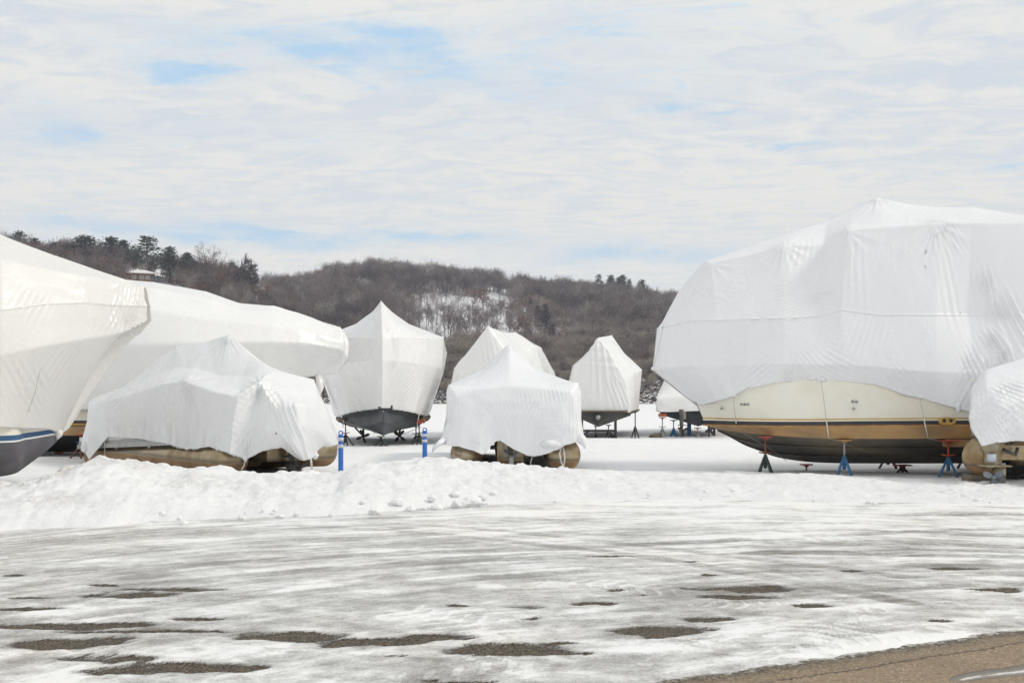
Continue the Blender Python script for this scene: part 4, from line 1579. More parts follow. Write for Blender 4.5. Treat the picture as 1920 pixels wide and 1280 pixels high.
# ---------- R: the large cruiser on the right
def build_big_cruiser():
    YC = 21.45
    yc = YC
    t = thing('cabin_cruiser', P(1800, 880, 0) * 0 + np.array((9.0, YC, 0.0)), 'large cream cabin cruiser under tall white shrink wrap at the right', 'boat')
    N = [
        [(1291, 747, .06), (1227, 696, .10), (1225, 691, .07), (1225, 688, .04), (1226, 686, 0)],
        [(1316, 760, .30), (1239, 690, .40), (1243, 612, .38), (1246, 603, .20), (1247, 599, 0)],
        [(1348, 751, .72), (1300, 685, .85), (1296, 600, .85), (1290, 535, .55), (1284, 531, 0)],
        [(1372, 743, 1.0), (1350, 684, 1.12), (1345, 599, 1.1), (1332, 494, .62), (1321, 489, 0)],
        [(1400, 729, 1.2), (1400, 683, 1.4), (1400, 597, 1.3), (1402, 478, .8), (1410, 461, 0)],
        [(1450, 718, 1.42), (1470, 683, 1.62), (1470, 595, 1.48), (1470, 459, 1.0), (1495, 432, 0)],
        [(1525, 713, 1.6), (1530, 684, 1.74), (1530, 592, 1.50), (1545, 458, .98), (1550, 416, 0)],
        [(1575, 713, 1.68), (1582, 684, 1.8), (1578, 580, 1.62), (1589, 432, 1.46), (1600, 396, 0)],
        [(1640, 720, 1.76), (1650, 688, 1.86), (1650, 590, 1.68), (1660, 426, 1.46), (1645, 370, 0)],
        [(1700, 740, 1.82), (1705, 694, 1.9), (1705, 590, 1.70), (1712, 422, 1.5), (1705, 384, 0)],
        [(1755, 755, 1.86), (1755, 697, 1.92), (1755, 590, 1.72), (1757, 419, 1.52), (1755, 388, 0)],
        [(1812, 771, 1.88), (1830, 700, 1.86), (1815, 590, 1.55), (1820, 418, 1.52), (1826, 389, 0)],
        [(1920, 795, 1.90), (1925, 705, 1.95), (1925, 590, 1.74), (1925, 417, 1.52), (1920, 402, 0)],
        [(2080, 790, 1.90), (2085, 705, 1.95), (2085, 590, 1.74), (2085, 430, 1.50), (2080, 415, 0)],
        [(2230, 780, 1.88), (2240, 705, 1.95), (2240, 590, 1.74), (2230, 520, 1.50), (2225, 505, 0)],
        [(2290, 780, 1.8), (2300, 720, 1.85), (2305, 690, 1.7), (2305, 680, 1.4), (2305, 678, 0)],
    ]
    net = mirror_net(N, yc)
    pins = [(3, 3), (3, 5), (3, 4), (5, 3), (5, 5), (7, 3), (7, 5), (8, 4), (10, 3), (10, 5), (11, 4), (12, 3), (1, 4), (2, 3), (9, 3), (11, 3)]
    cv = cover('shrink_wrap_cover', net, t, M['film_cool'], .032, pins, rowpins=(1, 7), iters=3, wr=.7, seed=1, fold=.55, seams=(2, 6),
          linepins=(('row', 3, 7, 14), ('row', 5, 7, 14), ('row', 2, 1, 6), ('row', 6, 1, 6), ('col', 7, 2, 3), ('row', 4, 2, 13), ('col', 11, 1, 3)),
          peaks=((8, 4, .02, .7, 14), (7, 3, .010, .5, 14), (5, 3, .014, .45, 14), (3, 3, .01, .4, 12), (10, 3, .015, .5, 18)),
          fans=((1850, 560, .50, .22, 102, .12, .075), (1900, 610, .60, .26, 112, .15, .09), (1862, 655, .36, .30, 118, .11, .07), (1835, 700, .45, .22, 112, .10, .07), (1880, 680, .25, .3, 105, .09, .06),
                (1785, 440, .35, .2, 120, .09, .03), (1480, 560, .28, .6, 14, .07, .018), (1530, 540, .28, .6, 12, .07, .018), (1420, 610, .2, .4, 15, .06, .014), (1430, 700, .3, .35, 40, .09, .03), (1400, 735, .2, .5, 30, .06, .03), (1500, 700, .25, .4, 130, .08, .03),
                (1560, 700, .3, .5, 150, .09, .02), (1620, 640, .5, .4, 70, .12, .014), (1680, 720, .3, .4, 130, .09, .02), (1800, 720, .4, .3, 60, .1, .03), (1505, 480, .5, .3, 75, .12, .016), (1600, 520, .7, .25, 88, .14, .014), (1770, 520, .9, .2, 100, .13, .02)))
    tears(cv, t, ((1737, 473, .045, .006, .1), (1734, 500, .025, .005, -.1), (1800, 588, .012, .006, .2)))
    knots(cv, t, ((1540, 711, .07, 1.3, .7), (1522, 708, .05, 1.6, .8), (1377, 741, .035, 1.2, .8), (1725, 744, .04, 1.2, .7), (1797, 765, .06, .7, 1.5), (1229, 691, .055, 1.5, .8)), M['film_cool'])
    # hull lines, bow to stern
    top = [(1300, 742, .03), (1318, 742, .28), (1350, 736, .70), (1400, 722, 1.14), (1500, 702, 1.55), (1600, 700, 1.70), (1760, 704, 1.83), (1950, 712, 1.87), (2260, 715, 1.85)]
    g0 = [(1318, 782.5, .025), (1345, 783, .27), (1380, 784, .64), (1440, 785, 1.10), (1530, 785, 1.50), (1620, 784, 1.66), (1770, 783, 1.80), (1950, 782, 1.84), (2260, 782, 1.82)]

    def off(row, dy, dh=0.0):
        return [(a, b + dy, max(c + dh, .01)) for (a, b, c) in row]
    hull_band('topsides', top, g0, yc, M['gelcoat'], t, 80, 8, .03)
    hull_band('gold_stripe', off(g0, 0, .004), off(g0, 2.6, .004), yc, M['gold'], t, 80, 2)
    hull_band('cream_stripe', off(g0, 2.6, .002), off(g0, 5.0, .002), yc, M['gelcoat'], t, 80, 2)
    hull_band('black_stripe', off(g0, 5.0, .004), off(g0, 12.5, .0), yc, M['black_stripe'], t, 80, 2)
    hull_band('rust_line', off(g0, 12.5, 0), off(g0, 15, -.006), yc, M['rust_line'], t, 80, 2)
    chine = [(1332, 799, .02), (1358, 806, .2), (1392, 811, .5), (1450, 816, .95), (1535, 821, 1.36), (1625, 822, 1.54), (1770, 822, 1.68), (1950, 821, 1.72), (2260, 820, 1.70)]
    hull_band('waterline_band', off(g0, 15, -.006), chine, yc, M['scum'], t, 80, 4)
    st1 = [(1346, 806, .015), (1380, 820, .13), (1418, 828, .36), (1470, 833, .72), (1545, 836, 1.02), (1635, 837, 1.18), (1775, 837, 1.28), (1950, 836, 1.3), (2260, 835, 1.28)]
    st2 = [(1362, 813, .01), (1402, 834, .06), (1440, 845, .20), (1490, 851, .42), (1555, 853, .62), (1640, 854, .72), (1780, 854, .78), (1950, 853, .8), (2260, 852, .78)]
    keel = [(1372, 818, 0), (1418, 842, 0), (1458, 857, 0), (1510, 865, 0), (1570, 868, 0), (1650, 868.5, 0), (1785, 868.5, 0), (1950, 868, 0), (2260, 867, 0)]
    hull_band('bottom', chine, st1, yc, M['bottom_paint'], t, 80, 3)
    s1b = off(st1, 2.0, .03)
    hull_band('strake', st1, s1b, yc, M['bottom_paint'], t, 80, 2)
    hull_band('bottom', s1b, st2, yc, M['bottom_paint'], t, 80, 3)
    s2b = off(st2, 2.0, .03)
    hull_band('strake', st2, s2b, yc, M['bottom_paint'], t, 80, 2)
    hull_band('bottom', s2b, keel, yc, M['bottom_paint'], t, 80, 3)
    # transom
    a = [rowpts([r[-1]], yc) for r in (top, g0, chine, keel)]
    pts = [x[0][0] for x in a] + [x[1][0] for x in a[-2::-1]]
    close_end('transom', pts, M['gelcoat'], t)
    # fittings: exhaust plate, vent holes
    pz = P(1776, 789, YC - 1.84)
    ang = np.linspace(0, 2 * math.pi, 24, endpoint=False)
    prof = [(.115 * np.sign(math.cos(a_)) * 0 + .155 * math.cos(a_) * (1.0), .078 * math.sin(a_) * (1.0 + .12 * math.cos(2 * a_))) for a_ in ang]
    V = [pz + (x, -.012, z) for x, z in prof] + [pz + (x, .03, z) for x, z in prof]
    F = [tuple(range(23, -1, -1))] + [(i, (i + 1) % 24, (i + 1) % 24 + 24, i + 24) for i in range(24)]
    ep = mk('exhaust_plate', V, F, M['gold'], t, False)
    for dx in (-.062, .062):
        b = MB().tube([pz + (dx, -.02, .012), pz + (dx, .0, .012)], .034, 14)
        b.build('exhaust_port', M['metal_dark'], ep, True)
    for (px, py) in ((1390, 757.5), (1396, 758), (1402, 758), (1353, 766), (1599, 752.5), (1606, 753), (1601, 766)):
        # find hull half-breadth there by interpolation
        k = np.interp(px, [r[0] for r in top], [r[2] for r in top]) * .5 + np.interp(px, [r[0] for r in g0], [r[2] for r in g0]) * .5
        c = P(px, py, YC - k - .045)
        MB().tube([c + (0, -.02, 0), c + (0, .03, 0)], .022, 10).build('vent_fitting', M['grey_steel'], t, True)
    # sheet holding straps
    for path in (((1375, 744, 1.06), (1379, 785, .70), (1383, 806, .46), (1440, 838, .45), (1475, 864, .1)),
                 ((1540, 714, 1.72), (1549, 785, 1.62), (1554, 821, 1.50), (1620, 845, 1.0), (1690, 866, .1)),
                 ((1725, 745, 1.90), (1732, 784, 1.84), (1740, 821, 1.72), (1800, 838, 1.3), (1880, 860, .5))):
        pts = [P(a_, b_, YC - h_ - .03) for a_, b_, h_ in path]
        cord('strap', pts[1:3], .011, M['rope'], t)
        cord('cord', pts[:2], .004, M['wire'], t)
        cord('cord', pts[2:], .005, M['wire'], t)
    # shaft fairing near the stern
    c = P(1795, 830, YC - 1.60)
    MB().box(c, (.5, .16, .14)).build('trim_tab', M['scum'], t)
    # jack stands
    stand(*P(1435, 0, 20.45)[:2], P(1435, 816, 20.45)[2], 'dark green jack stand with red pad under the bow of the large cream cruiser', 'green_steel', 'rust_steel', spread=.20, hub=.47, zb=-.02)
    stand(*P(1583, 0, 19.95)[:2], P(1583, 822, 19.95)[2], 'blue jack stand with bare steel post amidships under the cream cruiser', 'blue_steel', 'grey_steel', 'scum', spread=.22, hub=.52, zb=-.04, handle=False)
    stand(*P(1778, 0, 19.75)[:2], P(1778, 823, 19.75)[2], 'blue jack stand with red screw post near the small pontoon motor', 'blue_steel', 'red_paint', spread=.27, hub=.50, zb=-.03, padw=.3)
    stand(*P(1512, 0, 21.45)[:2], P(1512, 867, 21.45)[2] - .01, 'short red keel support under the forward keel of the cream cruiser', 'rust_steel', 'red_paint', spread=.12, hub=.4, zb=-.16, handle=False)
    stand(*P(1692, 0, 21.45)[:2], P(1692, 869, 21.45)[2], 'black keel stand with flat red pad under the cream cruiser', 'black_steel', 'blue_steel', spread=.26, hub=.75, zb=-.14, handle=False, padw=.3)
    stand(*P(1665, 0, 23.0)[:2], P(1665, 835, 23.0)[2], 'grey jack stand on the far side of the cream cruiser, left of the keel stand', 'black_steel', 'grey_steel', spread=.26, hub=.6, zb=-.05)
    stand(*P(1812, 0, 23.0)[:2], P(1812, 835, 23.0)[2], 'black jack stand on the far side behind the pontoon tube', 'black_steel', 'grey_steel', spread=.26, hub=.6, zb=-.05)
    stand(*P(1960, 0, 20.0)[:2], P(1960, 823, 20.0)[2], 'blue jack stand hidden behind the small pontoon boat', 'blue_steel', 'red_paint', spread=.27, hub=.50, zb=-.03)


build_big_cruiser()


# ---------- A: far left, bow to the right
def build_left_cruiser():
    yA = [16.6, 17.1, 17.5, 17.8, 18.0, 18.2, 18.35, 18.5]
    t = thing('motor_yacht', (-9.5, 17.5, 0), 'white shrink wrapped boat with grey bottom and blue stripe at far left', 'boat')
    N = [
        [(-620, 800, 1.56), (-620, 690, 1.75), (-620, 600, 1.65), (-620, 420, 1.2), (-620, 330, 0)],
        [(-250, 802, 1.52), (-250, 680, 1.72), (-250, 595, 1.60), (-250, 450, 1.15), (-250, 375, 0)],
        [(0, 801, 1.18), (0, 666, 1.50), (0, 580, 1.38), (0, 485, .95), (0, 441, 0)],
        [(60, 803, .74), (98, 646, 1.18), (90, 568, 1.08), (95, 505, .72), (96, 477, 0)],
        [(97, 806, .34), (160, 635, .86), (158, 566, .78), (160, 517, .52), (160, 499, 0)],
        [(113, 812, .02), (200, 629, .56), (205, 570, .52), (208, 528, .34), (208, 515.5, 0)],
        [(196, 642, .015), (236, 622, .34), (240, 572, .32), (243, 537, .20), (242, 528, 0)],
        [(258, 619, .015), (277, 600, .10), (275, 573, .10), (270, 541, .06), (269, 537, 0)],
    ]
    yc = lambda k: yA[k]
    net = mirror_net(N, yc)
    # pull the second last hem point down the stem
    cover('shrink_wrap_cover', net, t, M['film_warm'], .038, pins=[(7, 4), (6, 4), (3, 4), (4, 4), (2, 4), (5, 4)], rowpins=(1, 7), colpins=(), iters=3, wr=.6, seed=2, seams=(2, 6),
          peaks=((7, 4, .02, .5, 18),),
          fans=((245, 570, .5, .25, 70, .09, .05), (262, 590, .4, .2, 75, .08, .05), (225, 600, .35, .25, 60, .10, .045), (190, 590, .3, .3, 105, .1, .02), (40, 715, .5, .5, 130, .12, .022), (90, 700, .5, .4, 75, .12, .02), (60, 760, .5, .3, 140, .10, .022), (60, 570, .3, .3, 60, .1, .02), (30, 655, .2, .5, 70, .08, .02)))
    # second hem down the stem: tail of the sheet tied under the bow
    MB().tube([P(112, 806, 18.0), P(110, 815, 17.98), P(107, 823, 17.96)], [.07, .06, .015], 9).build('cover_tail', M['film_warm'], t, True)
    yh = [16.6, 17.1, 17.5, 17.7, 17.88, 17.95]
    yb = lambda k: yh[k]
    top = [(-620, 785, 1.46), (-250, 788, 1.40), (0, 789, 1.04), (50, 792, .62), (88, 798, .24), (100, 802, .03)]
    b0 = [(-620, 815, 1.48), (-250, 816.5, 1.40), (0, 816.5, 1.00), (50, 811, .56), (88, 806, .20), (101, 804, .025)]
    b1 = [(-620, 825.5, 1.47), (-250, 827, 1.38), (0, 826.5, .96), (50, 820.5, .52), (89, 814, .17), (103, 811.5, .02)]
    b2 = [(a, b + 3.2, h - .004) for a, b, h in b1]
    mid = [(-620, 866, 1.28), (-250, 868, 1.15), (0, 862, .60), (52, 846, .27), (90, 830, .09), (103.5, 817, .015)]
    kee = [(-620, 905, 0), (-250, 905, 0), (0, 893, 0), (50, 869, 0), (89, 842, 0), (104, 820, 0)]
    hull_band('topsides', top, b0, yb, M['gelcoat'], t, 60, 3)
    hull_band('blue_stripe', b0, b1, yb, M['blue_stripe'], t, 60, 2)
    hull_band('white_stripe', b1, b2, yb, M['white_paint'], t, 60, 2)
    hull_band('bottom', b2, mid, yb, M['grey_bottom'], t, 60, 6, .04)
    hull_band('bottom', mid, kee, yb, M['grey_bottom'], t, 60, 6, .02)
    stand(*P(-330, 0, 15.9)[:2], P(-330, 850, 15.9)[2], 'jack stand beyond the left edge under the far left boat', zb=-.05)
    # dark logo-less seam cord running down the sheet
    cord('lashing', [P(76, 690, 16.35), P(66, 735, 16.55), P(53, 772, 16.8)], .0035, M['wire'], t)


build_left_cruiser()


# ---------- B: long cruiser behind it
def build_back_cruiser():
    YC = 27.0
    t = thing('cabin_cruiser', (-9, YC, 0), 'long white shrink wrapped cruiser with black and brown waterline behind the left pontoon boat', 'boat')
    N = [
        [(-520, 760, 1.6), (-520, 660, 1.8), (-520, 600, 1.6), (-520, 520, 1.1), (-520, 500, 0)],
        [(-100, 768, 1.8), (-100, 650, 2.0), (-100, 590, 1.8), (-100, 520, 1.2), (-100, 500, 0)],
        [(120, 770, 1.8), (130, 648, 2.0), (140, 580, 1.8), (150, 535, 1.2), (150, 517, 0)],
        [(260, 770, 1.7), (270, 645, 1.95), (275, 580, 1.7), (285, 540, 1.05), (288, 528, 0)],
        [(330, 768, 1.55), (340, 644, 1.85), (345, 590, 1.55), (342, 553, .9), (338, 537, 0)],
        [(385, 764, 1.35), (400, 642, 1.7), (402, 600, 1.4), (390, 560, .8), (386, 546, 0)],
        [(430, 755, 1.15), (450, 641, 1.5), (452, 605, 1.25), (450, 580, .7), (450, 567.5, 0)],
        [(475, 742, .9), (510, 640, 1.25), (512, 610, 1.05), (512, 586, .55), (513, 573, 0)],
        [(505, 728, .65), (560, 642, .95), (562, 620, .8), (562, 599, .4), (560, 586, 0)],
        [(530, 710, .35), (605, 648, .60), (608, 632, .5), (606, 615, .25), (604, 603, 0)],
        [(572, 706, .15), (640, 655, .28), (643, 640, .22), (640, 622, .10), (637, 613, 0)],
        [(630, 699, .06), (653, 670, .10), (654, 650, .08), (652, 632, .05), (649, 623, 0)],
    ]
    net = mirror_net(N, YC)
    cover('shrink_wrap_cover', net, t, M['film_white'], .07, pins=[(3, 4), (4, 4), (5, 4), (7, 4), (10, 4), (11, 4), (2, 4)], rowpins=(1, 7), iters=3, wr=.7, seed=3,
          peaks=((10, 4, .02, .5, 16),),
          fans=((625, 640, .5, .35, 75, .12, .05), (585, 660, .5, .6, 35, .13, .03), (640, 665, .4, .3, 80, .1, .045), (545, 665, .35, .6, 40, .12, .025), (460, 600, .6, .5, 40, .14, .015), (340, 600, .6, .6, 60, .14, .015)))
    L = [-520, -100, 120, 260, 360, 430, 480, 505]
    hb = [1.55, 1.75, 1.72, 1.6, 1.35, .95, .5, .05]

    def row(ys, k=1.0, dx=0, d=0):
        return [(L[i] + (dx if i == 7 else dx * .6 if i == 6 else 0), ys[i] if hasattr(ys, '__len__') else ys, max(hb[i] * k + d, .01)) for i in range(8)]
    r = [row(742), row(788, .97), row(793.5, .97), row(797, .965), row(799, .96), row(816, .93), row([847, 847, 847, 847, 846, 843, 836, 822], 0.0)]
    for nm, a, b, m in (('topsides', 0, 1, 'gelcoat'), ('black_stripe', 1, 2, 'black_stripe'), ('gold_stripe', 2, 3, 'gold'), ('black_stripe', 3, 4, 'black_stripe'), ('waterline_band', 4, 5, 'scum'), ('bottom', 5, 6, 'black_hull')):
        hull_band(nm, r[a], r[b], YC, M[m], t, 60, 4)
    stand(*P(152, 0, 25.1)[:2], P(152, 812, 25.1)[2], 'dark red jack stand under the long cruiser beside the pontoon tail', 'rust_steel', 'blue_steel', spread=.3, zb=-.04)
    stand(*P(110, 0, 27.)[:2], P(110, 846, 27.)[2], 'blue keel stand under the long cruiser seen past the grey bow', 'blue_steel', 'blue_steel', spread=.3, hub=.8, zb=-.16, handle=False)
    stand(*P(330, 0, 25.4)[:2], P(330, 812, 25.4)[2], 'jack stand under the long cruiser hidden behind the left pontoon boat', zb=-.04)
    stand(*P(-150, 0, 25.4)[:2], P(-150, 812, 25.4)[2], 'jack stand under the long cruiser hidden behind the far left boat', zb=-.04)
    MB().tube([P(597, 702, 26.9), P(600, 725, 26.85), P(596, 748, 26.9)], [.08, .10, .03], 8).build('cover_tail', M['film_white'], t, True)


build_back_cruiser()


def pontoon_tube(name, a, b, r, parent, nose=.9, tail=.10, droop=0.0):
    """a = stern end centre, b = bow end centre"""
    a, b = np.array(a, float), np.array(b, float)
    d = (b - a) / np.linalg.norm(b - a)
    pts, rad = [], []
    for s_, k in ((-tail, .05), (-tail * .85, .45), (-tail * .5, .78), (-.02, .97), (0, 1.0)):
        pts.append(a + d * s_)
        rad.append(r * k)
    pts.append(b - d * nose)
    rad.append(r)
    for f in np.linspace(.15, 1, 7):
        k = math.sqrt(max(0, 1 - f ** 2.2))
        pts.append(b - d * nose * (1 - f) + np.array((0, 0, r * .55 * f ** 2)))
        rad.append(max(r * k, .015))
    o = MB().tube(pts, rad, 28).build(name, M['pontoon'], parent, True)
    return o


def outboard_leg(c, h, mat, parent, fwd=(0, 1, 0), prop_r=.19, pm='drive', blades=3, ph=.3):
    """lower unit: midsection, anti-ventilation plate, gearcase, skeg, propeller (faces -fwd)"""
    c = np.array(c, float)
    f = np.array(fwd, float)
    f /= np.linalg.norm(f)
    a = math.atan2(f[1], f[0]) - math.pi / 2
    Rz = rotz(a)
    q = lambda x, y, z: c + Rz @ np.array((x, y, z))
    leg = MB().tube([q(0, .05, h), q(0, .04, h * .72), q(0, .03, h * .42), q(0, .02, h * .30)], [.085, .08, .06, .05], 10).build('drive_leg', M[mat], parent, True)
    b = MB().box(q(0, -.06, h * .42), (.24, .48, .02), Rz)
    b.build('ventilation_plate', M[mat], leg)
    MB().tube([q(0, -.20, h * .22), q(0, -.12, h * .22), q(0, .12, h * .22), q(0, .25, h * .22)], [.055, .075, .07, .015], 12).build('gearcase', M[mat], leg, True)
    b = MB().box(q(0, .03, h * .08), (.025, .2, h * .2), Rz)
    b.build('skeg', M[mat], leg)
    prop(q(0, -.27, h * .22), prop_r, blades, M[pm], parent, -f, ph)
    return leg


def tent(name, outline_bow, outline_stern, parent, mat, mids=(), bow_base=None, stern_base=None, **kw):
    """box-like tent: closing stations at both ends"""
    def base(o):
        o = np.array(o, float)
        n = len(o)
        t = np.linspace(0, 1, n)[:, None]
        return o[0] * (1 - t) + o[-1] * t
    st = [base(outline_bow) if bow_base is None else np.array(bow_base), np.array(outline_bow)] + [np.array(m) for m in mids] + [np.array(outline_stern), base(outline_stern) if stern_base is None else np.array(stern_base)]
    return cover(name, np.array(st), parent, mat, **kw)


# ---------- C: left pontoon boat, stern towards the camera on the right
def build_left_pontoon():
    S0 = np.array((-4.98, 19.0, 0))
    ax = np.array((-.66, .751, 0))
    rt = np.array((.751, .66, 0))
    t = thing('pontoon_boat', S0 + rt * .95 + ax * 3, 'grey white shrink wrapped pontoon boat with brown tubes behind the left snow bank', 'boat', None)
    r = .31
    zc = .42
    for k, nm in ((0, 'pontoon'), (.93, 'pontoon'), (1.87, 'pontoon')):
        a = S0 + rt * k + (0, 0, zc - .03 + .05 * k)
        if k == .93:
            a = a + ax * 1.0
        pontoon_tube(nm, a, S0 + rt * k + ax * 7.0 + (0, 0, zc - .385), r if k != .93 else .28, t, tail=.14)
    L = lambda s, w, z: S0 + ax * s + rt * w + np.array((0, 0, z - .055 * s - .02))   # bow down in the snow

    def obox(s0, s1, w0, w1, z0, z1):
        b = MB()
        V = [L(s0, w0, z0), L(s1, w0, z0), L(s1, w1, z0), L(s0, w1, z0), L(s0, w0, z1), L(s1, w0, z1), L(s1, w1, z1), L(s0, w1, z1)]
        b.add(V, [(3, 2, 1, 0), (4, 5, 6, 7), (0, 1, 5, 4), (1, 2, 6, 5), (2, 3, 7, 6), (3, 0, 4, 7)])
        return b
    obox(.3, 7.0, -.25, 2.12, .74, .86).build('deck', M['alu'], t)
    obox(.3, 7.0, -.285, -.252, .70, .80).build('deck_trim', M['alu'], t)
    obox(.35, 6.95, -.25, -.21, .865, .96).build('fence_rail', M['white_paint'], t)
    for s_ in (1.5, 3.2, 4.9, 6.4):
        obox(s_ - .05, s_ + .05, -.2, 2.05, .66, .735).build('cross_member', M['alu'], t)
    obox(-.25, .9, .55, 1.35, .34, .82).build('motor_mount', M['pontoon'], t)
    outboard_leg(L(-.45, .95, .05), .85, 'drive_dark', t, ax, .18, 'bronze', 3)
    # control outline, given where each frame point stands
    def Q(px, py, Y):
        return P(px, py, Y)

    def yn(px, w=-.25):
        # depth of the near side of the boat in that direction
        b0 = S0 + rt * w
        k = (px - CX) / FPX
        s_ = (k * b0[1] - b0[0]) / (ax[0] - k * ax[1])
        return b0[1] + ax[1] * s_ - .11
    bowB = [Q(168, 862, 23.0), Q(152, 835, 23.1), Q(162, 790, 23.2), Q(166, 756, 23.4), Q(172, 748, 24.0), Q(178, 750, 24.4), Q(182, 755, 24.7), Q(184, 790, 24.8), Q(186, 835, 24.9)]
    s1 = [Q(202, 819, yn(202)), Q(200, 790, yn(200)), Q(196, 752, yn(196)), Q(212, 738, 23.2), Q(236, 724, 23.9), Q(250, 728, 24.4), Q(255, 745, 24.9), Q(256, 790, 25), Q(258, 830, 25)]
    s2 = [Q(260, 822, yn(260)), Q(262, 790, yn(262)), Q(262, 735, yn(262)), Q(282, 705, 22.2), Q(300, 668, 23.0), Q(325, 690, 23.4), Q(335, 730, 23.9), Q(338, 780, 24), Q(340, 830, 24)]
    s3 = [Q(312, 832, yn(312)), Q(312, 790, yn(312)), Q(305, 719, yn(305)), Q(325, 690, 21.5), Q(331, 648.5, 22.3), Q(365, 690, 22.7), Q(390, 715, 23.1), Q(392, 770, 23.2), Q(395, 830, 23.2)]
    s4 = [Q(352, 843, yn(352)), Q(352, 795, yn(352)), Q(346, 714, yn(346)), Q(362, 690, 20.8), Q(385, 640, 21.7), Q(425, 690, 22.1), Q(450, 710, 22.5), Q(455, 770, 22.6), Q(455, 830, 22.6)]
    s5 = [Q(392, 838, yn(392)), Q(392, 795, yn(392)), Q(400, 735, yn(400)), Q(412, 705, 20.2), Q(429, 628, 21.1), Q(475, 670, 21.4), Q(510, 700, 21.8), Q(520, 760, 21.9), Q(525, 830, 21.9)]
    s6 = [Q(432, 850, yn(425)), Q(435, 800, yn(425)), Q(446, 742, yn(425)), Q(455, 705, 19.8), Q(470, 664, 20.5), Q(504, 690, 20.8), Q(540, 704, 21.0), Q(560, 760, 21.1), Q(570, 830, 21.1)]
    s7 = [Q(460, 862, 18.7), Q(475, 800, 18.6), Q(488, 715, 18.7), Q(500, 702, 19.3), Q(515, 697, 19.6), Q(550, 703, 19.9), Q(588, 712, 20.2), Q(600, 745, 20.3), Q(612, 800, 20.3)]
    s8 = [Q(492, 845, 18.6), Q(498, 800, 18.4), Q(506, 745, 18.5), Q(522, 735, 18.7), Q(545, 742, 18.8), Q(568, 742, 19.1), Q(592, 742, 19.5), Q(612, 765, 19.7), Q(632, 815, 19.8)]
    s9 = [Q(527, 838, 18.6), Q(528, 815, 18.35), Q(530, 780, 18.3), Q(535, 762, 18.3), Q(552, 758, 18.3), Q(572, 758, 18.5), Q(592, 770, 18.9), Q(612, 790, 19.2), Q(634, 832, 19.5)]
    s10 = [Q(548, 850, 18.7), Q(548, 840, 18.4), Q(549, 825, 18.3), Q(553, 810, 18.3), Q(562, 800, 18.3), Q(574, 800, 18.4), Q(590, 805, 18.7), Q(606, 815, 19.0), Q(622, 836, 19.3)]
    s11 = [Q(563, 861, 18.8), Q(566, 862, 18.6), Q(570, 863, 18.5), Q(574, 862, 18.5), Q(579, 861, 18.5), Q(584, 859, 18.6), Q(590, 852, 18.8), Q(596, 842, 19.0), Q(602, 833, 19.2)]
    net = np.array([bowB, s1, s2, s3, s4, s5, s6, s7, s8, s9, s10, s11])
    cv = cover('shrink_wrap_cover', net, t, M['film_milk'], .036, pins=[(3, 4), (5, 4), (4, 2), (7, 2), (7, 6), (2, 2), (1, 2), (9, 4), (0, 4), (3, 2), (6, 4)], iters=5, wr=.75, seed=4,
          peaks=((5, 4, .02, .45, 16), (4, 2, .02, .4, 14), (7, 2, .022, .5, 16), (7, 0, .02, .4, 12)),
          fans=((355, 735, .3, .25, 105, .07, .03), (495, 740, .4, .22, 105, .08, .035), (470, 690, .3, .4, 10, .08, .02), (440, 790, .3, .6, 150, .1, .02), (400, 815, .25, .6, 20, .08, .02), (540, 800, .4, .25, 110, .1, .025), (215, 760, .2, .4, 20, .08, .012), (180, 830, .25, .2, 130, .08, .03), (480, 830, .3, .3, 60, .09, .03), (590, 770, .4, .2, 110, .1, .02)))
    tears(cv, t, ((518, 812, .02, .013, .2),))
    knots(cv, t, ((460, 858, .05, .8, 1.2), (158, 838, .09, .7, 1.3), (590, 855, .06, 1.2, .9), (352, 840, .035, 1.3, .8)), M['film_milk'])
    for (px, y0, y1, Y) in ((196, 828, 860, 22.55), (300, 832, 875, 20.9)):
        cord('cord', [P(px, y0, Y), P(px + 1, y1, Y)], .006, M['rope'], t)
    cord('strap', [P(583, 858, 18.4), P(585, 882, 18.45)], .018, M['rope'], t)
    cord('cord', [P(459, 862, 18.65), P(458, 872, 18.6), P(453, 880, 18.6)], .01, M['rope'], t)


build_left_pontoon()


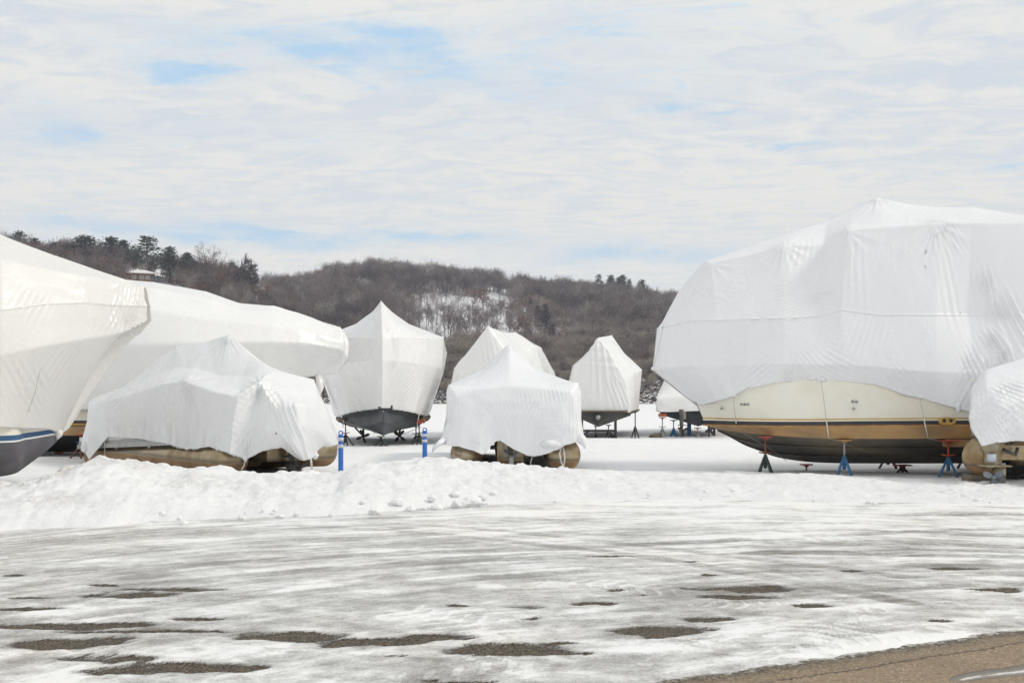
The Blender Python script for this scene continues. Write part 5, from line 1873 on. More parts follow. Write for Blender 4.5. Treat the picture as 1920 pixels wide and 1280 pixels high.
# ---------- D: cruiser bow-on
def build_bow_on():
    t = thing('motor_yacht', P(718, 0, 34) * (1, 1, 0), 'bow on cruiser with dark slate V hull and two propellers under white wrap', 'boat')

    def st(Y, ridge, rail, sheer, hem, dY=(0, 0, 0)):
        """right half given, left mirrored about px 717"""
        c = 717.
        f = lambda p, d: P(p[0], p[1], Y + d)
        g = lambda p, d: P(2 * c - p[0] - (3 if p[0] > 800 else 0), p[1], Y + d)
        mid = lambda a, b, k=.5: (a[0] * (1 - k) + b[0] * k, a[1] * (1 - k) + b[1] * k)
        sl = mid(ridge, rail)
        sl = (sl[0] - .06 * (rail[0] - c), sl[1] + .05 * (rail[0] - c))
        m2 = mid(sheer, hem)
        right = [f(hem, dY[2]), f(m2, dY[2] * .5), f(sheer, dY[1]), f(rail, dY[0]), f(sl, 0)]
        left = [g(hem, dY[2]), g(m2, dY[2] * .5), g(sheer, dY[1]), g(rail, dY[0]), g(sl, 0)]
        return left + [f(ridge, 0)] + right[::-1]
    N = [st(29.4, (717, 636), (717, 640), (717, 676), (717, 766), (0, 0, .7)),
         st(29.8, (716, 604), (733, 634), (736, 676), (731, 767), (0, 0, 1.0)),
         st(30.8, (714.5, 563), (763, 633), (766, 679), (752, 769), (0, 0, .8)),
         st(32.2, (715, 566), (800, 634), (800, 684), (778, 774)),
         st(34.0, (716, 572), (832, 632), (829, 690), (797, 781)),
         st(35.2, (717, 590), (838, 662), (831, 700), (803, 779)),
         st(36.6, (717, 600), (826, 664), (822, 712), (804, 777)),
         st(36.9, (717, 690), (804, 700), (806, 725), (801, 772))]
    net = np.array(N)
    cover('shrink_wrap_cover', net, t, M['film_white'], .042, pins=[(2, 5), (4, 3), (4, 7), (0, 5), (5, 3), (5, 7), (6, 5)], rowpins=(2, 8), colpins=(), iters=3, wr=.7, seed=5, fade0=.5, seams=(3, 7),
          peaks=((2, 5, .015, .6, 14),),
          fans=((745, 640, .6, .35, 115, .12, .06), (738, 670, .4, .35, 60, .1, .05), (770, 720, .5, .5, 30, .14, .045), (760, 750, .35, .5, 35, .12, .04), (790, 735, .4, .4, 50, .12, .03), (680, 730, .5, .4, 130, .14, .03), (665, 765, .3, .5, 145, .12, .04), (800, 660, .4, .4, 80, .14, .02), (620, 740, .6, .3, 105, .1, .05), (820, 720, .5, .25, 75, .1, .04)))
    # hull
    c = 719.

    def both(row):
        R_ = np.array([P(a, b, Y) for a, b, Y in row])
        L_ = np.array([P(2 * c - a, b, Y) for a, b, Y in row])
        return R_, L_

    def band(nm, r0, r1, m, n=50, k=5):
        V, F = [], []
        for s_ in (0, 1):
            a, b = resample(both(r0)[s_], n), resample(both(r1)[s_], n)
            tt = np.linspace(0, 1, k)[None, :, None]
            kk = len(V)
            V.extend((a[:, None] * (1 - tt) + b[:, None] * tt).reshape(-1, 3))
            f = gridf(n, k) + kk
            F.append(f if not s_ else f[:, ::-1])
        return mk(nm, np.array(V), np.concatenate(F), M[m], t)
    top = [(719.3, 750, 30.35), (731, 756, 31.3), (752, 762, 32.0), (774, 768, 32.9), (790, 772, 34.0), (796, 773, 35.5), (796, 772, 36.6)]
    ch = [(719.3, 772, 30.3), (732, 775, 31.1), (753, 780, 31.8), (775, 785, 32.7), (793, 789, 34), (797, 789, 35.5), (797, 787, 36.6)]
    ch2 = [(719.3, 790, 30.05), (730, 792, 30.4), (744, 797, 31.2), (762, 800, 32.5), (777, 800, 34.0), (784, 799, 35.5), (786, 797, 36.6)]
    ke = [(719, 806, 30.1), (719, 813, 30.5), (719, 816.5, 31.3), (719, 816, 32.6), (719, 812, 34.0), (719, 807, 35.5), (719, 802, 36.6)]
    band('topsides', top, ch, 'teal_hull')
    band('bottom', ch, ch2, 'teal_hull')
    band('keel', ch2, ke, 'teal_hull')
    tr = [both(r)[0][-1] for r in (top, ch, ch2)] + [both(ke)[0][-1]] + [both(r)[1][-1] for r in (ch2, ch, top)]
    close_end('transom', tr, M['teal_hull'], t)
    # chine rub strips (brown edge on both quarters)
    cord('rub_rail', [P(793, 786, 33.4), P(800, 784, 34.4), P(803, 781, 36)], .09, M['timber'], t)
    cord('rub_rail', [P(645, 789, 33.4), P(638, 787, 34.4), P(634, 784, 36)], .09, M['timber'], t)
    MB().box(P(789.5, 789, 33.3), (.22, .5, .12)).build('bottom_patch', M['red_bottom'], t)
    # anchor roller
    b = MB()
    b.box(P(722, 768, 29.55), (.36, .12, .05)).box(P(711.5, 765.5, 29.52), (.06, .10, .10)).box(P(734.5, 764.5, 29.52), (.05, .10, .14))
    b.tube([P(712, 766, 29.5), P(735, 766, 29.5)], .022, 8)
    b.build('anchor_roller', M['metal_dark'], t)
    for px, ph in ((680.5, .35), (749, .9)):
        cc = P(px, 818 if px < 700 else 817, 33.4)
        prop(cc, .225, 4, M['bronze'], t, (0, -1, 0), ph, .55)
        MB().tube([cc + (0, .08, 0), cc + (0, .1, .3), cc + (0, .15, .62)], .035, 8).build('shaft_strut', M['bronze'], t, True)
        MB().tube([cc + (0, .1, .0), cc + (0, -1.6, .32)], .025, 8).build('propeller_shaft', M['bronze'], t, True)
    # cords to the stands
    cord('cord', [P(645, 791, 32.5), P(690, 805, 31.2), P(708, 812, 30.6)], .011, M['wire'], t)
    cord('cord', [P(790, 800, 33), P(757, 813, 34)], .008, M['wire'], t)
    cord('strap', [P(786, 776, 32.6), P(783, 790, 32.7), P(782, 800, 32.8)], .016, M['rope'], t)
    cord('cord', [P(644, 788, 32.4), P(643, 801, 32.4)], .014, M['rope'], t)
    stand(*P(714, 0, 30.9)[:2], P(714, 816, 30.9)[2], 'dark stand with many legs under the stem of the bow on cruiser', 'green_steel', 'black_steel', 'timber', spread=.30, hub=.72, zb=-.06, nleg=6, handle=False)
    stand(*P(648, 0, 32.)[:2], P(648, 792, 32.)[2], 'dark jack stand on the left side of the bow on cruiser', 'black_steel', 'rust_steel', 'black_steel', spread=.34, hub=.52, zb=-.14, nleg=4)
    stand(*P(786, 0, 32.6)[:2], P(786, 790, 32.6)[2], 'dark jack stand on the right side of the bow on cruiser beside the blue post', 'green_steel', 'green_steel', 'red_paint', spread=.34, hub=.5, zb=-.16, nleg=4)
    stand(*P(780, 0, 35.2)[:2], P(780, 797, 35.2)[2], 'rear jack stand of the bow on cruiser, left of the blue post', 'green_steel', 'green_steel', 'black_steel', spread=.34, hub=.5, zb=-.25, nleg=3)


build_bow_on()


# ---------- E: tall wrapped boat behind the middle pontoon boat
def build_far_middle():
    t = thing('motor_boat', P(930, 0, 36) * (1, 1, 0), 'tall peaked white wrapped boat behind the middle pontoon boat', 'boat')
    f = lambda Y, *pts: [P(a, b, Y) for a, b in pts]
    N = [f(33.0, (852, 770), (865, 760), (890, 750), (915, 748), (940, 750), (960, 755), (980, 765)),
         f(33.2, (846, 760), (845, 717), (851, 690), (882, 652), (915, 609), (958, 668), (986, 735)),
         f(35.5, (856, 760), (858, 705), (864, 672), (905, 645), (944, 621), (992, 668), (1010, 735)),
         f(37.0, (864, 760), (866, 700), (875, 668), (925, 645), (966, 622), (1005, 650), (1030, 735)),
         f(38.8, (872, 760), (876, 700), (885, 672), (945, 652), (992, 640), (1014, 651), (1042, 735)),
         f(40.6, (880, 760), (884, 705), (893, 685), (955, 665), (1008, 655), (1040, 697), (1052, 735)),
         f(41.0, (890, 765), (910, 755), (930, 750), (960, 748), (990, 748), (1020, 752), (1045, 760))]
    cover('shrink_wrap_cover', np.array(N), t, M['film_white'], .08, pins=[(1, 4), (2, 4), (3, 4), (4, 5), (5, 5), (1, 2)], iters=7, wr=.9, seed=6, fans=((920, 650, .6, .3, 100, .14, .02),))
    cs = [(846, 985, 33.4), (858, 1010, 35.5), (872, 1040, 38.8), (885, 1046, 40.8)]
    V = []
    for (l, r_, Y) in cs:
        V += [P(l, 745, Y), P((l + r_) / 2, 790, Y), P(r_, 745, Y)]
    F = []
    for i in range(3):
        for j in range(2):
            F.append((i * 3 + j, i * 3 + j + 1, i * 3 + 4 + j, i * 3 + 3 + j))
    F += [(0, 1, 2), (9, 10, 11)]
    mk('bottom', V, F, M['black_hull'], t, False)
    for (px, Y, wh) in ((885, 34, 'front left'), (955, 34, 'front right'), (915, 40, 'rear left'), (1015, 40, 'rear right')):
        stand(*P(px, 0, Y)[:2], P(px, 772, Y)[2], wh + ' black jack stand under the tall peaked boat behind the middle pontoon boat', 'black_steel', 'black_steel', 'black_steel', zb=-.05)


build_far_middle()


# ---------- F: middle pontoon boat, stern-on
def build_mid_pontoon():
    t = thing('pontoon_boat', (0, 22, 0), 'white wrapped pontoon boat seen from its stern in the middle of the row', 'boat')
    zc = .44
    for (px, Yn) in ((876, 19.7), (957, 21.2), (1057, 19.5)):
        a = P(px, 0, Yn)
        a[2] = zc
        a2 = a.copy()
        a2[1] = 26.0
        a2[0] = a[0] + (-.1)
        pontoon_tube('pontoon', a, a2, .31, t, tail=.16 if px > 900 else .55)
    MB().box((-.0, 22.9, .84), (2.45, 6.0, .12)).build('deck', M['alu'], t)
    for y in (20.6, 22.4, 24.2):
        MB().box((0.0, y, .755), (2.3, .1, .06)).build('cross_member', M['alu'], t)
    mb = P(957, 848, 19.9)
    MB().box(mb + (0, .35, -.02), (.50, .7, .46)).build('motor_mount', M['pontoon'], t)
    MB().box(mb + (-.13, -.03, .12), (.04, .05, .36), None).build('bracket', M['grey_steel'], t)
    MB().box(mb + (.13, -.03, .12), (.04, .05, .36), None).build('bracket', M['grey_steel'], t)
    MB().box(mb + (.0, -.06, .16), (.10, .10, .40), None).build('bracket', M['drive_dark'], t)
    MB().tube([mb + (.02, -.12, -.08), mb + (.02, -.12, -.28)], [.05, .045], 10).build('drain_pipe', M['white_paint'], t, True)
    MB().tube([mb + (-.10, -.09, .05), mb + (-.03, -.11, -.06), mb + (.06, -.1, -.08), mb + (.14, -.08, .06)], .022, 8).build('steering_arm', M['grey_steel'], t, True)
    MB().box(P(925, 838, 20.2), (.12, .1, .08)).build('bracket', M['metal_dark'], t)
    f = lambda Y, *pts: [P(a, b, Y + (c[0] if c else 0)) for a, b, *c in pts]
    bow = f(25.4, (858, 830), (856, 780), (858, 735), (862, 722), (905, 716), (957, 700), (1010, 714), (1052, 720), (1056, 735), (1058, 780), (1058, 830))
    m1 = f(23.4, (848, 830), (846, 780), (848, 735), (850, 722), (905, 700), (956, 665), (1010, 700), (1064, 719), (1068, 735), (1070, 780), (1070, 828))
    m2 = f(21.0, (830, 830), (838, 780), (838, 735), (841, 722), (905, 692), (955, 644), (1005, 690), (1076, 717), (1082, 735), (1084, 780), (1086, 826))
    # stern face pulled down from the peak
    s0 = f(19.35, (822, 834), (838, 790), (837, 738), (842, 722), (888, 724), (956, 713), (1030, 722), (1083, 717), (1089, 738), (1088, 785), (1096, 826))
    s1 = f(19.15, (836, 834), (848, 800), (850, 765), (856, 745), (895, 728), (957, 722), (1025, 728), (1070, 735), (1078, 755), (1082, 790), (1092, 830))
    s2 = f(19.1, (862, 837), (866, 812), (870, 785), (880, 765), (905, 752), (957, 750), (1015, 752), (1050, 765), (1062, 785), (1070, 800), (1078, 829))
    s3 = f(19.1, (900, 850), (900, 825), (902, 800), (908, 785), (925, 775), (957, 775), (992, 778), (1020, 790), (1035, 805), (1045, 820), (1053, 838))
    s4 = f(19.15, (907, 851), (918, 838), (930, 827), (938, 826), (948, 832), (960, 840), (975, 847), (990, 854), (1003, 855), (1022, 851), (1030, 848))
    net = np.array([bow, m1, m2, s0, s1, s2, s3, s4])
    cover('shrink_wrap_cover', net, t, M['film_cool'], .034, pins=[(2, 5), (3, 3), (3, 7), (3, 2), (3, 8), (2, 3), (2, 7), (3, 5), (3, 4), (3, 6)], iters=5, wr=.75, seed=8,
          peaks=((2, 5, .012, .4, 12),),
          fans=((1020, 735, .25, .5, 100, .07, 0.0186), (965, 745, .2, .35, 110, .06, 0.0155), (1050, 745, .3, .3, 40, .09, 0.0155), (935, 800, .35, .25, 60, .09, 0.0155), (1078, 780, .5, .15, 90, .06, 0.0186), (850, 760, .4, .15, 95, .07, 0.0124), (1000, 770, .22, .16, 62, .075, .018), (1012, 805, .2, .12, 118, .07, .016), (955, 690, .25, .1, 96, .07, .010), (900, 840, .12, .3, 40, .06, .018)))
    # twisted loose tails of sheet at both corners
    MB().tube([P(832, 824, 19.2), P(822, 832, 19.1), P(813, 841, 19.1), P(811, 847, 19.12)], [.06, .045, .03, .008], 8).build('cover_tail', M['film_cool'], t, True)
    MB().tube([P(1086, 820, 19.2), P(1093, 826, 19.1), P(1096, 834, 19.1), P(1097, 841, 19.1)], [.10, .08, .04, .01], 8).build('cover_tail', M['film_cool'], t, True)
    ms = ico_mesh(.165, 4.2, 3, (1.1, .42, .5))
    mk('caught_snow', ms[0] + P(1034, 832, 19.12), ms[1], M['snow_flat'], t)
    cord('strap', [P(1053, 838, 19.15), P(1049, 850, 19.13), P(1053, 868, 19.12), P(1058, 877, 19.15)], .014, M['rope'], t)
    cord('strap', [P(1056, 838, 19.15), P(1059, 856, 19.1), P(1057, 876, 19.15)], .014, M['rope'], t)
    cord('cord', [P(998, 856, 19.1), P(995, 866, 19.1), P(996, 880, 19.1)], .006, M['rope'], t)


build_mid_pontoon()


# ---------- G: boat right of centre, stern-on
def vee_hull(t, sections, mats):
    """sections of 5 points: top left, chine left, keel, chine right, top right"""
    A = np.array(sections)
    V = A.reshape(-1, 3)
    m = len(A)
    for (nm, j0, j1, mt) in mats:
        k = j1 - j0 + 1
        V = A[:, j0:j1 + 1].reshape(-1, 3)
        mk(nm, V, gridf(m, k), M[mt], t, False)


def build_right_small():
    t = thing('motor_boat', P(1130, 0, 39) * (1, 1, 0), 'narrow peaked white wrapped boat seen from its stern right of centre', 'boat')
    f = lambda Y, *pts: [P(a, b, Y) for a, b in pts]
    N = [f(36.0, (1084, 771), (1095, 771), (1108, 771), (1122, 771), (1136, 771), (1155, 771), (1170, 772), (1181, 773)),
         f(36.05, (1068, 768), (1070, 720), (1075, 690), (1098, 668), (1121, 632), (1140, 655), (1172, 715), (1184, 772)),
         f(37.2, (1066, 766), (1067, 715), (1074, 685), (1100, 664), (1124, 632), (1150, 645), (1188, 700), (1192, 769)),
         f(38.6, (1068, 764), (1070, 705), (1080, 682), (1100, 660), (1147, 627), (1172, 664), (1203, 693), (1196, 765)),
         f(40.6, (1075, 762), (1078, 710), (1088, 692), (1110, 672), (1140, 650), (1170, 676), (1200, 705), (1194, 762)),
         f(43.0, (1100, 760), (1105, 715), (1112, 705), (1122, 695), (1138, 690), (1150, 695), (1168, 715), (1168, 758)),
         f(44.0, (1132, 755), (1133, 720), (1134, 715), (1136, 712), (1138, 710), (1139, 712), (1140, 715), (1141, 755))]
    cover('shrink_wrap_cover', np.array(N), t, M['film_white'], .055, pins=[(1, 4), (3, 4), (3, 6), (2, 4), (1, 6), (3, 5)], iters=4, wr=.9, seed=9,
          fans=((1128, 680, 1., .4, 95, .22, .04), (1150, 670, .8, .4, 130, .18, .04), (1185, 720, .5, .3, 75, .14, .05), (1160, 740, .5, .4, 110, .16, .03)))
    secs = []
    for (Y, l, r_, top, ch, ke, cx) in ((36.15, 1072, 1186, 768, 779, 800, 1122), (39, 1074, 1184, 764, 776, 796, 1127), (42, 1090, 1170, 758, 770, 788, 1132), (44, 1134, 1140, 752, 758, 764, 1137)):
        secs.append(f(Y, (l, top), (l + 3, ch), (cx, ke), (r_ - 4, ch), (r_, top)))
    vee_hull(t, secs, (('side', 0, 1, 'grey_bottom'), ('bottom', 1, 2, 'drive_dark'), ('bottom', 2, 3, 'drive_dark'), ('side', 3, 4, 'grey_bottom')))
    close_end('transom', secs[0], M['drive_dark'], t)
    MB().box(P(1121, 770.5, 35.95), (2.0, .14, .05)).build('rub_rail', M['timber'], t)
    # swim step sticking out to the right
    MB().tube([P(1176, 775, 36.1), P(1190, 771, 36.0), P(1199, 767.5, 35.9)], [.05, .05, .03], 6).build('swim_step', M['timber'], t, True)
    MB().tube([P(1121, 783, 36.1), P(1121, 783, 35.9)], [.15, .12], 14).build('drive_ring', M['drive_dark'], t, True)
    MB().tube([P(1121, 782, 35.88), P(1121, 783, 35.7)], [.08, .07], 12).build('drive_hub', M['grey_steel'], t, True)
    # cradle beneath
    fr = thing('boat_cradle', P(1122, 0, 36.3) * (1, 1, 0), 'black steel cradle frame under the narrow peaked boat', 'cradle')
    for px in (1091, 1154):
        MB().box(P(px, 804, 36.2) + (0, 0, -.0), (.085, .085, .66)).build('post', M['black_steel'], fr)
    MB().box(P(1122, 807, 36.2), (1.08, .07, .07)).build('crossbar', M['black_steel'], fr)
    for sx in (-1, 1):
        MB().box(P(1122, 819, 36.2) + (sx * .57, .9, 0), (.09, 2.2, .08)).build('skid', M['black_steel'], fr)
        MB().tube([P(1122, 819, 36.2) + (sx * .57, -.15, .0), P(1122, 806, 36.2) + (sx * .3, 0, .0)], .03, 6).build('brace', M['black_steel'], fr, True)
    stand(*P(1191, 0, 36.)[:2], P(1191, 770, 36.)[2], 'thin black jack stand right of the narrow peaked boat', 'black_steel', 'black_steel', 'black_steel', spread=.17, hub=.42, zb=-.04, nleg=3, handle=False, padw=.16)
    stand(*P(1141, 0, 36.)[:2], P(1141, 795, 36.)[2], 'short black jack stand inside the cradle of the narrow peaked boat', 'black_steel', 'black_steel', 'black_steel', spread=.16, hub=.5, zb=-.04, nleg=3, handle=False, padw=.16)
    stand(*P(1117, 0, 36.7)[:2], P(1117, 797, 36.7)[2], 'thin post support under the keel of the narrow peaked boat', 'black_steel', 'rust_steel', 'black_steel', spread=.07, hub=.2, zb=-.04, nleg=3, handle=False, padw=.12)


build_right_small()


# ---------- H: boat behind the bow of the large cruiser
def build_behind_bow():
    t = thing('motor_boat', P(1300, 0, 40) * (1, 1, 0), 'low white wrapped boat with twin drives behind the bow of the large cruiser', 'boat')
    f = lambda Y, *pts: [P(a, b, Y) for a, b in pts]
    N = [f(36.6, (1240, 772), (1260, 772), (1285, 771), (1309, 770), (1335, 771), (1358, 772), (1378, 772)),
         f(36.7, (1232, 771), (1232, 743), (1262, 742), (1309, 741), (1355, 742), (1386, 743), (1387, 771)),
         f(38.2, (1231, 768), (1234, 738), (1250, 705), (1309, 660), (1368, 705), (1384, 738), (1386, 768)),
         f(40.5, (1236, 764), (1240, 730), (1256, 704), (1309, 668), (1362, 704), (1378, 730), (1381, 764)),
         f(43.5, (1265, 758), (1270, 730), (1280, 720), (1309, 705), (1340, 720), (1350, 730), (1352, 758)),
         f(45, (1305, 752), (1306, 735), (1307, 730), (1309, 728), (1311, 730), (1312, 735), (1313, 752))]
    cover('shrink_wrap_cover', np.array(N), t, M['film_white'], .08, pins=[(2, 3), (1, 1), (1, 5)], rowpins=(1, 5), iters=6, wr=.9, seed=10)
    secs = []
    for (Y, l, r_, top, ch, ke) in ((36.8, 1235, 1385, 768, 777, 799), (40, 1238, 1380, 764, 773, 794), (43.3, 1268, 1350, 757, 766, 784), (45, 1306, 1312, 750, 755, 762)):
        secs.append(f(Y, (l, top), (l + 4, ch), (1309, ke), (r_ - 4, ch), (r_, top)))
    vee_hull(t, secs, (('side', 0, 1, 'black_hull'), ('bottom', 1, 2, 'black_hull'), ('bottom', 2, 3, 'black_hull'), ('side', 3, 4, 'black_hull')))
    close_end('transom', secs[0], M['teal_hull'], t)
    MB().box(P(1242, 778, 36.6), (.24, .3, .1)).build('trim_tab', M['red_bottom'], t)
    for (px, m) in ((1278, 'drive_dark'), (1330, 'drive_dark')):
        c = P(px, 818, 36.2)
        outboard_leg(c, .92, m, t, (0, 1, 0), .20, 'bronze', 3, .5 if px < 1300 else 1.2)
        MB().box(c + (.10, .3, .72), (.14, .3, .26)).build('drive_bracket', M['drive'], t)
    stand(*P(1242, 0, 36.6)[:2], P(1242, 781, 36.6)[2], 'grey jack stand with cross handle left of the twin drive boat', 'grey_steel', 'grey_steel', 'red_paint', spread=.2, hub=.45, zb=-.04, nleg=3)
    stand(*P(1263, 0, 36.9)[:2], P(1263, 786, 36.9)[2], 'blue jack stand beside the left drive of the twin drive boat', 'blue_steel', 'blue_steel', 'black_steel', spread=.2, hub=.5, zb=-.04, nleg=4, handle=False)
    stand(*P(1308, 0, 36.8)[:2], P(1308, 800, 36.8)[2], 'short grey keel stand with cross handle under the twin drive boat', 'grey_steel', 'grey_steel', 'scum', spread=.12, hub=.42, zb=-.04, nleg=3)
    b = thing('blocking_post', P(1292, 0, 38) * (1, 1, 0), 'thick dark blue post under the twin drive boat', 'post')
    MB().box(P(1292, 803, 38.), (.13, .13, .70)).build('shaft', M['blue_steel'], b)
    MB().box(P(1292, 803, 38.) * (1, 1, 0) + (0, 0, .0), (.3, .3, .04)).build('foot_plate', M['black_steel'], b)
    b = thing('blocking_post', P(1339, 0, 37.6) * (1, 1, 0), 'thin black post right of the right drive of the twin drive boat', 'post')
    MB().box(P(1339, 803, 37.6), (.08, .08, .72)).build('shaft', M['black_steel'], b)
    MB().box(P(1339, 803, 37.6) * (1, 1, 0) + (0, 0, .0), (.24, .24, .04)).build('foot_plate', M['black_steel'], b)
    m = ico_mesh(.20, 9.1, 2, (1.2, .8, .5))
    o = mk('dirt_mound', m[0] + P(1230, 816, 36.6) * (1, 1, 0) + (0, 0, .06), m[1], M['timber'], None)
    tag(o, 'small brown mound on the snow left of the grey jack stand', 'mound')


build_behind_bow()


# ---------- S: pontoon boat at the right edge
def build_edge_pontoon():
    t = thing('pontoon_boat', P(1950, 0, 20) * (1, 1, 0), 'small wrapped pontoon boat with outboard motor at the right edge', 'boat')
    Y0 = 18.0
    zc = P(1840, 857, Y0)[2]
    # tubes run away to the right
    d = np.array((.42, .91, 0))
    for (px, py, Y) in ((1841, 856, 18.05), (1912, 849, 18.6), (2060, 856, 18.0)):
        a = P(px, py, Y)
        pontoon_tube('pontoon', a, a + d * 6.2, .315 if py != 849 else .22, t, tail=.05)
    MB().box(P(2000, 822, 21.), (2.4, 5.4, .12), rotz(-.43)).build('deck', M['alu'], t)
    # drive leg
    c = P(1864, 898, 17.6)
    q = lambda x, y, z: c + np.array((x, y, z))
    leg = MB().tube([q(0, .1, .64), q(0, .08, .54), q(-.02, .05, .44), q(-.02, .05, .30), q(0.04, .02, .22)], [.20, .19, .11, .12, .13], 14).build('drive_leg', M['drive'], t, True)
    MB().tube([q(-.075, -.07, .42), q(-.075, -.08, .29)], [.075, .07], 12).build('trim_ram', M['reflective'], leg, True)
    MB().box(q(.0, -.02, .225), (.42, .34, .02)).build('ventilation_plate', M['drive'], leg)
    MB().tube([q(.10, .05, .20), q(.11, .05, .10), q(.11, .05, -.04)], [.105, .10, .09], 12).build('gearcase', M['drive'], leg, True)
    MB().tube([q(.1, .0, .0), q(.0, -.1, .03), q(-.09, -.18, .04)], [.10, .09, .07], 12).build('gearcase', M['drive_dark'], leg, True)
    prop(q(-.12, -.24, .045), .17, 3, M['prop_grey'], t, (-.35, -.94, .1), .55, .85)
    MB().box(q(.42, .55, .42), (.6, .5, .24)).build('motor_mount', M['pontoon'], t)
    MB().tube([q(.18, .1, .5), q(.28, .08, .44), q(.40, .1, .40), q(.48, .2, .5)], .028, 8).build('steering_arm', M['drive_dark'], t, True)
    f = lambda Y, *pts: [P(a, b, Y) for a, b in pts]
    bow = f(23.5, (1905, 815), (1905, 770), (1905, 730), (1915, 715), (1980, 690), (2050, 715), (2120, 730), (2125, 770), (2125, 815))
    m1 = f(20.5, (1860, 820), (1850, 780), (1850, 725), (1862, 700), (1955, 655), (2040, 700), (2105, 725), (2110, 770), (2110, 820))
    s0 = f(18.3, (1826, 818), (1819, 770), (1822, 728), (1848, 694), (1925, 672), (2010, 700), (2080, 725), (2090, 770), (2090, 822))
    s1 = f(17.7, (1822, 806), (1818, 785), (1826, 752), (1850, 728), (1920, 712), (2000, 730), (2060, 745), (2085, 780), (2090, 824))
    s2 = f(17.45, (1842, 836), (1850, 810), (1862, 785), (1880, 765), (1920, 750), (1980, 765), (2030, 785), (2060, 800), (2080, 826))
    s3 = f(17.4, (1870, 828), (1876, 815), (1885, 805), (1900, 800), (1925, 795), (1960, 800), (2000, 808), (2030, 815), (2060, 827))
    s4 = f(17.45, (1884, 827), (1895, 826), (1908, 826), (1922, 826), (1940, 826), (1965, 826), (1990, 827), (2015, 827), (2040, 828))
    cover('shrink_wrap_cover', np.array([bow, m1, s0, s1, s2, s3, s4]), t, M['film_cool'], .032, pins=[(2, 2), (2, 4), (2, 3), (3, 0)], iters=5, wr=.8, seed=12,
          fans=((1880, 770, .4, .35, 40, .1, .04), (1860, 800, .3, .25, 120, .07, .03), (1900, 740, .35, .35, 150, .09, .03), (1840, 760, .35, .2, 95, .08, .03), (1905, 815, .2, .4, 20, .06, .02)))
    b = thing('timber_block', P(1826, 0, 18.2) * (1, 1, 0), 'weathered grey timber block under the round pontoon end at the right', 'timber block')
    MB().box(P(1838, 896, 18.1), (.46, .3, .13), rotz(.06)).build('beam', M['timber'], b)
    MB().box(P(1826, 893, 18.35) + (.02, .1, -.05), (.3, .22, .1), rotz(-.1)).build('beam', M['timber'], b)
    b = thing('trailer', P(1960, 0, 19.4) * (1, 1, 0), 'black steel trailer beam under the pontoon boat at the right edge', 'trailer')
    MB().box(P(1965, 876, 19.6), (1.5, .12, .22)).build('beam', M['black_steel'], b)
    MB().tube([P(1890, 889, 19.4), P(1890, 893, 19.4)], [.035, .015], 8).build('bolt', M['black_steel'], b, True)
    MB().box(P(1990, 893, 19.6), (.3, .3, .16)).build('foot', M['black_steel'], b)
    MB().box(P(1950, 898, 18.9), (1.3, .3, .06)).build('floor_rail', M['black_steel'], b)


build_edge_pontoon()


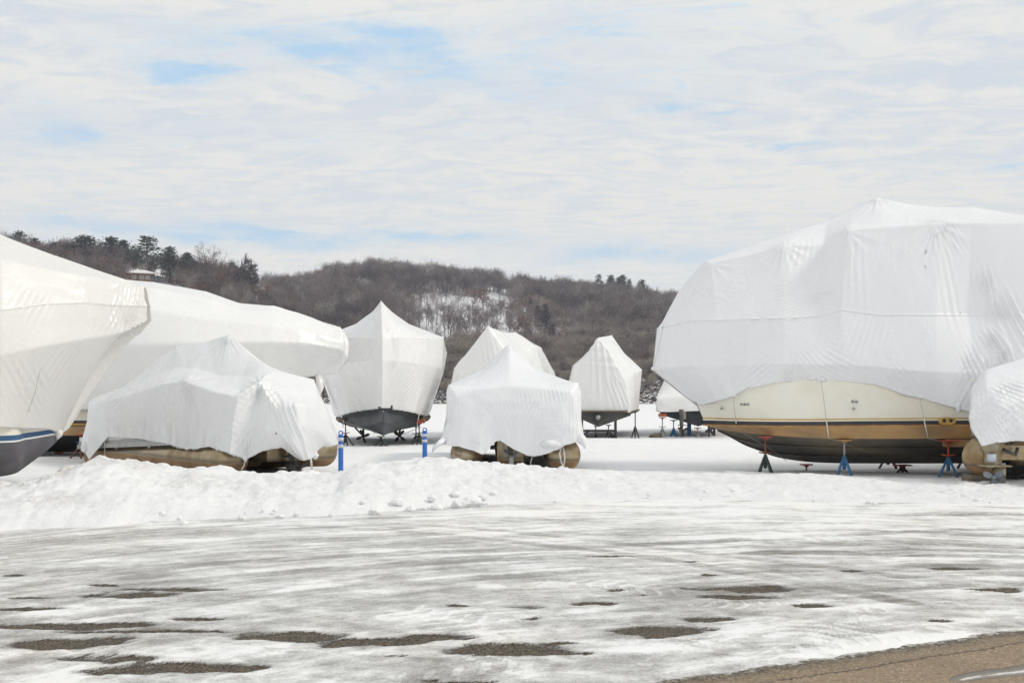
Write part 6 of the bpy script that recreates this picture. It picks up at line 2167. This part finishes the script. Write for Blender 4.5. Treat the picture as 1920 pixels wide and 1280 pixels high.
# ------------------------------------------------------------------ small things
def blue_post(px, top, base, Y, label):
    x = (px - CX) / FPX * Y
    zb = EYE - (base - HY) / FPX * Y - .12
    zt = EYE - (top - HY) / FPX * Y
    t = thing('marker_post', (x, Y, zb), label, 'marker post', 'blue marker posts in the snow')
    H = zt - zb
    c = np.array((x, Y, zb))
    r = .043
    zz = lambda py: EYE - (py - HY) / FPX * Y - zb
    k = (base - top)
    b1, b2 = (.20, .30), (.40, .50)
    if k > 60:
        b1, b2 = (.165, .255), (.345, .435)
    top_z = H * .93
    prof = [(0, r * 1.15), (.05, r * 1.1), (.06, r), (top_z - .13, r), (top_z - .12, r * .78), (top_z - .07, r * .78), (top_z - .06, r), (top_z, r * .97)]
    MB().tube([c + (0, 0, z) for z, _ in prof], [q for _, q in prof], 18).build('tube', M['post_blue'], t, True)
    vis = zt - (zb + .12)
    for lo, hi in (b1, b2):
        MB().tube([c + (0, 0, H - vis * hi), c + (0, 0, H - vis * lo)], r + .003, 18, True).build('reflective_band', M['reflective'], t, True)
    MB().tube([c + (-.03, 0, top_z - .005), c + (-.032, 0, H - .01), c + (-.02, 0, H), c + (.02, 0, H), c + (.032, 0, H - .01), c + (.03, 0, top_z - .005)], .009, 8).build('loop_handle', M['post_blue'], t, True)


blue_post(639, 808, 880, 18.3, 'blue marker post with two grey bands beside the left pontoon boat')
blue_post(796.5, 802.5, 855, 19.0, 'blue marker post with two grey bands between bow on cruiser and middle pontoon boat')

b = thing('barrel', P(706.5, 0, 40.5) * (1, 1, 0), 'pale green barrel standing behind the stem of the bow on cruiser', 'barrel')
cb = P(706.5, 0, 40.5) * (1, 1, 0)
MB().tube([cb + (0, 0, -.05), cb + (0, 0, 0.02), cb + (0, 0, .25), cb + (0, 0, .5), cb + (0, 0, .55)], [.11, .125, .125, .125, .11], 16).build('body', M['green_plastic'], b, True)
MB().tube([cb + (0, 0, .551), cb + (0, 0, .57)], [.10, .09], 16).build('lid', M['green_plastic'], b, True)
b = thing('timber_stack', P(732, 0, 40.5) * (1, 1, 0), 'upright tan timber block behind the stem of the bow on cruiser', 'timber')
cb = P(732, 0, 40.5) * (1, 1, 0)
MB().box(cb + (-.05, 0, .26), (.11, .15, .60), taper=.97).build('plank', M['timber'], b)
MB().box(cb + (.06, 0, .27), (.09, .15, .62), taper=.97).build('plank', M['plank'], b)

# ------------------------------------------------------------------ winter air
def build_haze():
    x, y0, y1, z0, z1 = 960.0, -120.0, 660.0, -4.0, 110.0
    hm = bpy.data.materials.new('winter_haze')
    hm.use_nodes = True
    n = hm.node_tree.nodes
    n.clear()
    v = n.new('ShaderNodeVolumePrincipled')
    v.inputs['Color'].default_value = (.84, .88, 1.0, 1)
    v.inputs['Density'].default_value = .00038
    v.inputs['Anisotropy'].default_value = 0.0
    o = n.new('ShaderNodeOutputMaterial')
    hm.node_tree.links.new(v.outputs[0], o.inputs['Volume'])
    b = MB().box((0, (y0 + y1) / 2, (z0 + z1) / 2), (2 * x, y1 - y0, z1 - z0))
    tag(b.build('haze', hm), kind='stuff')


build_haze()
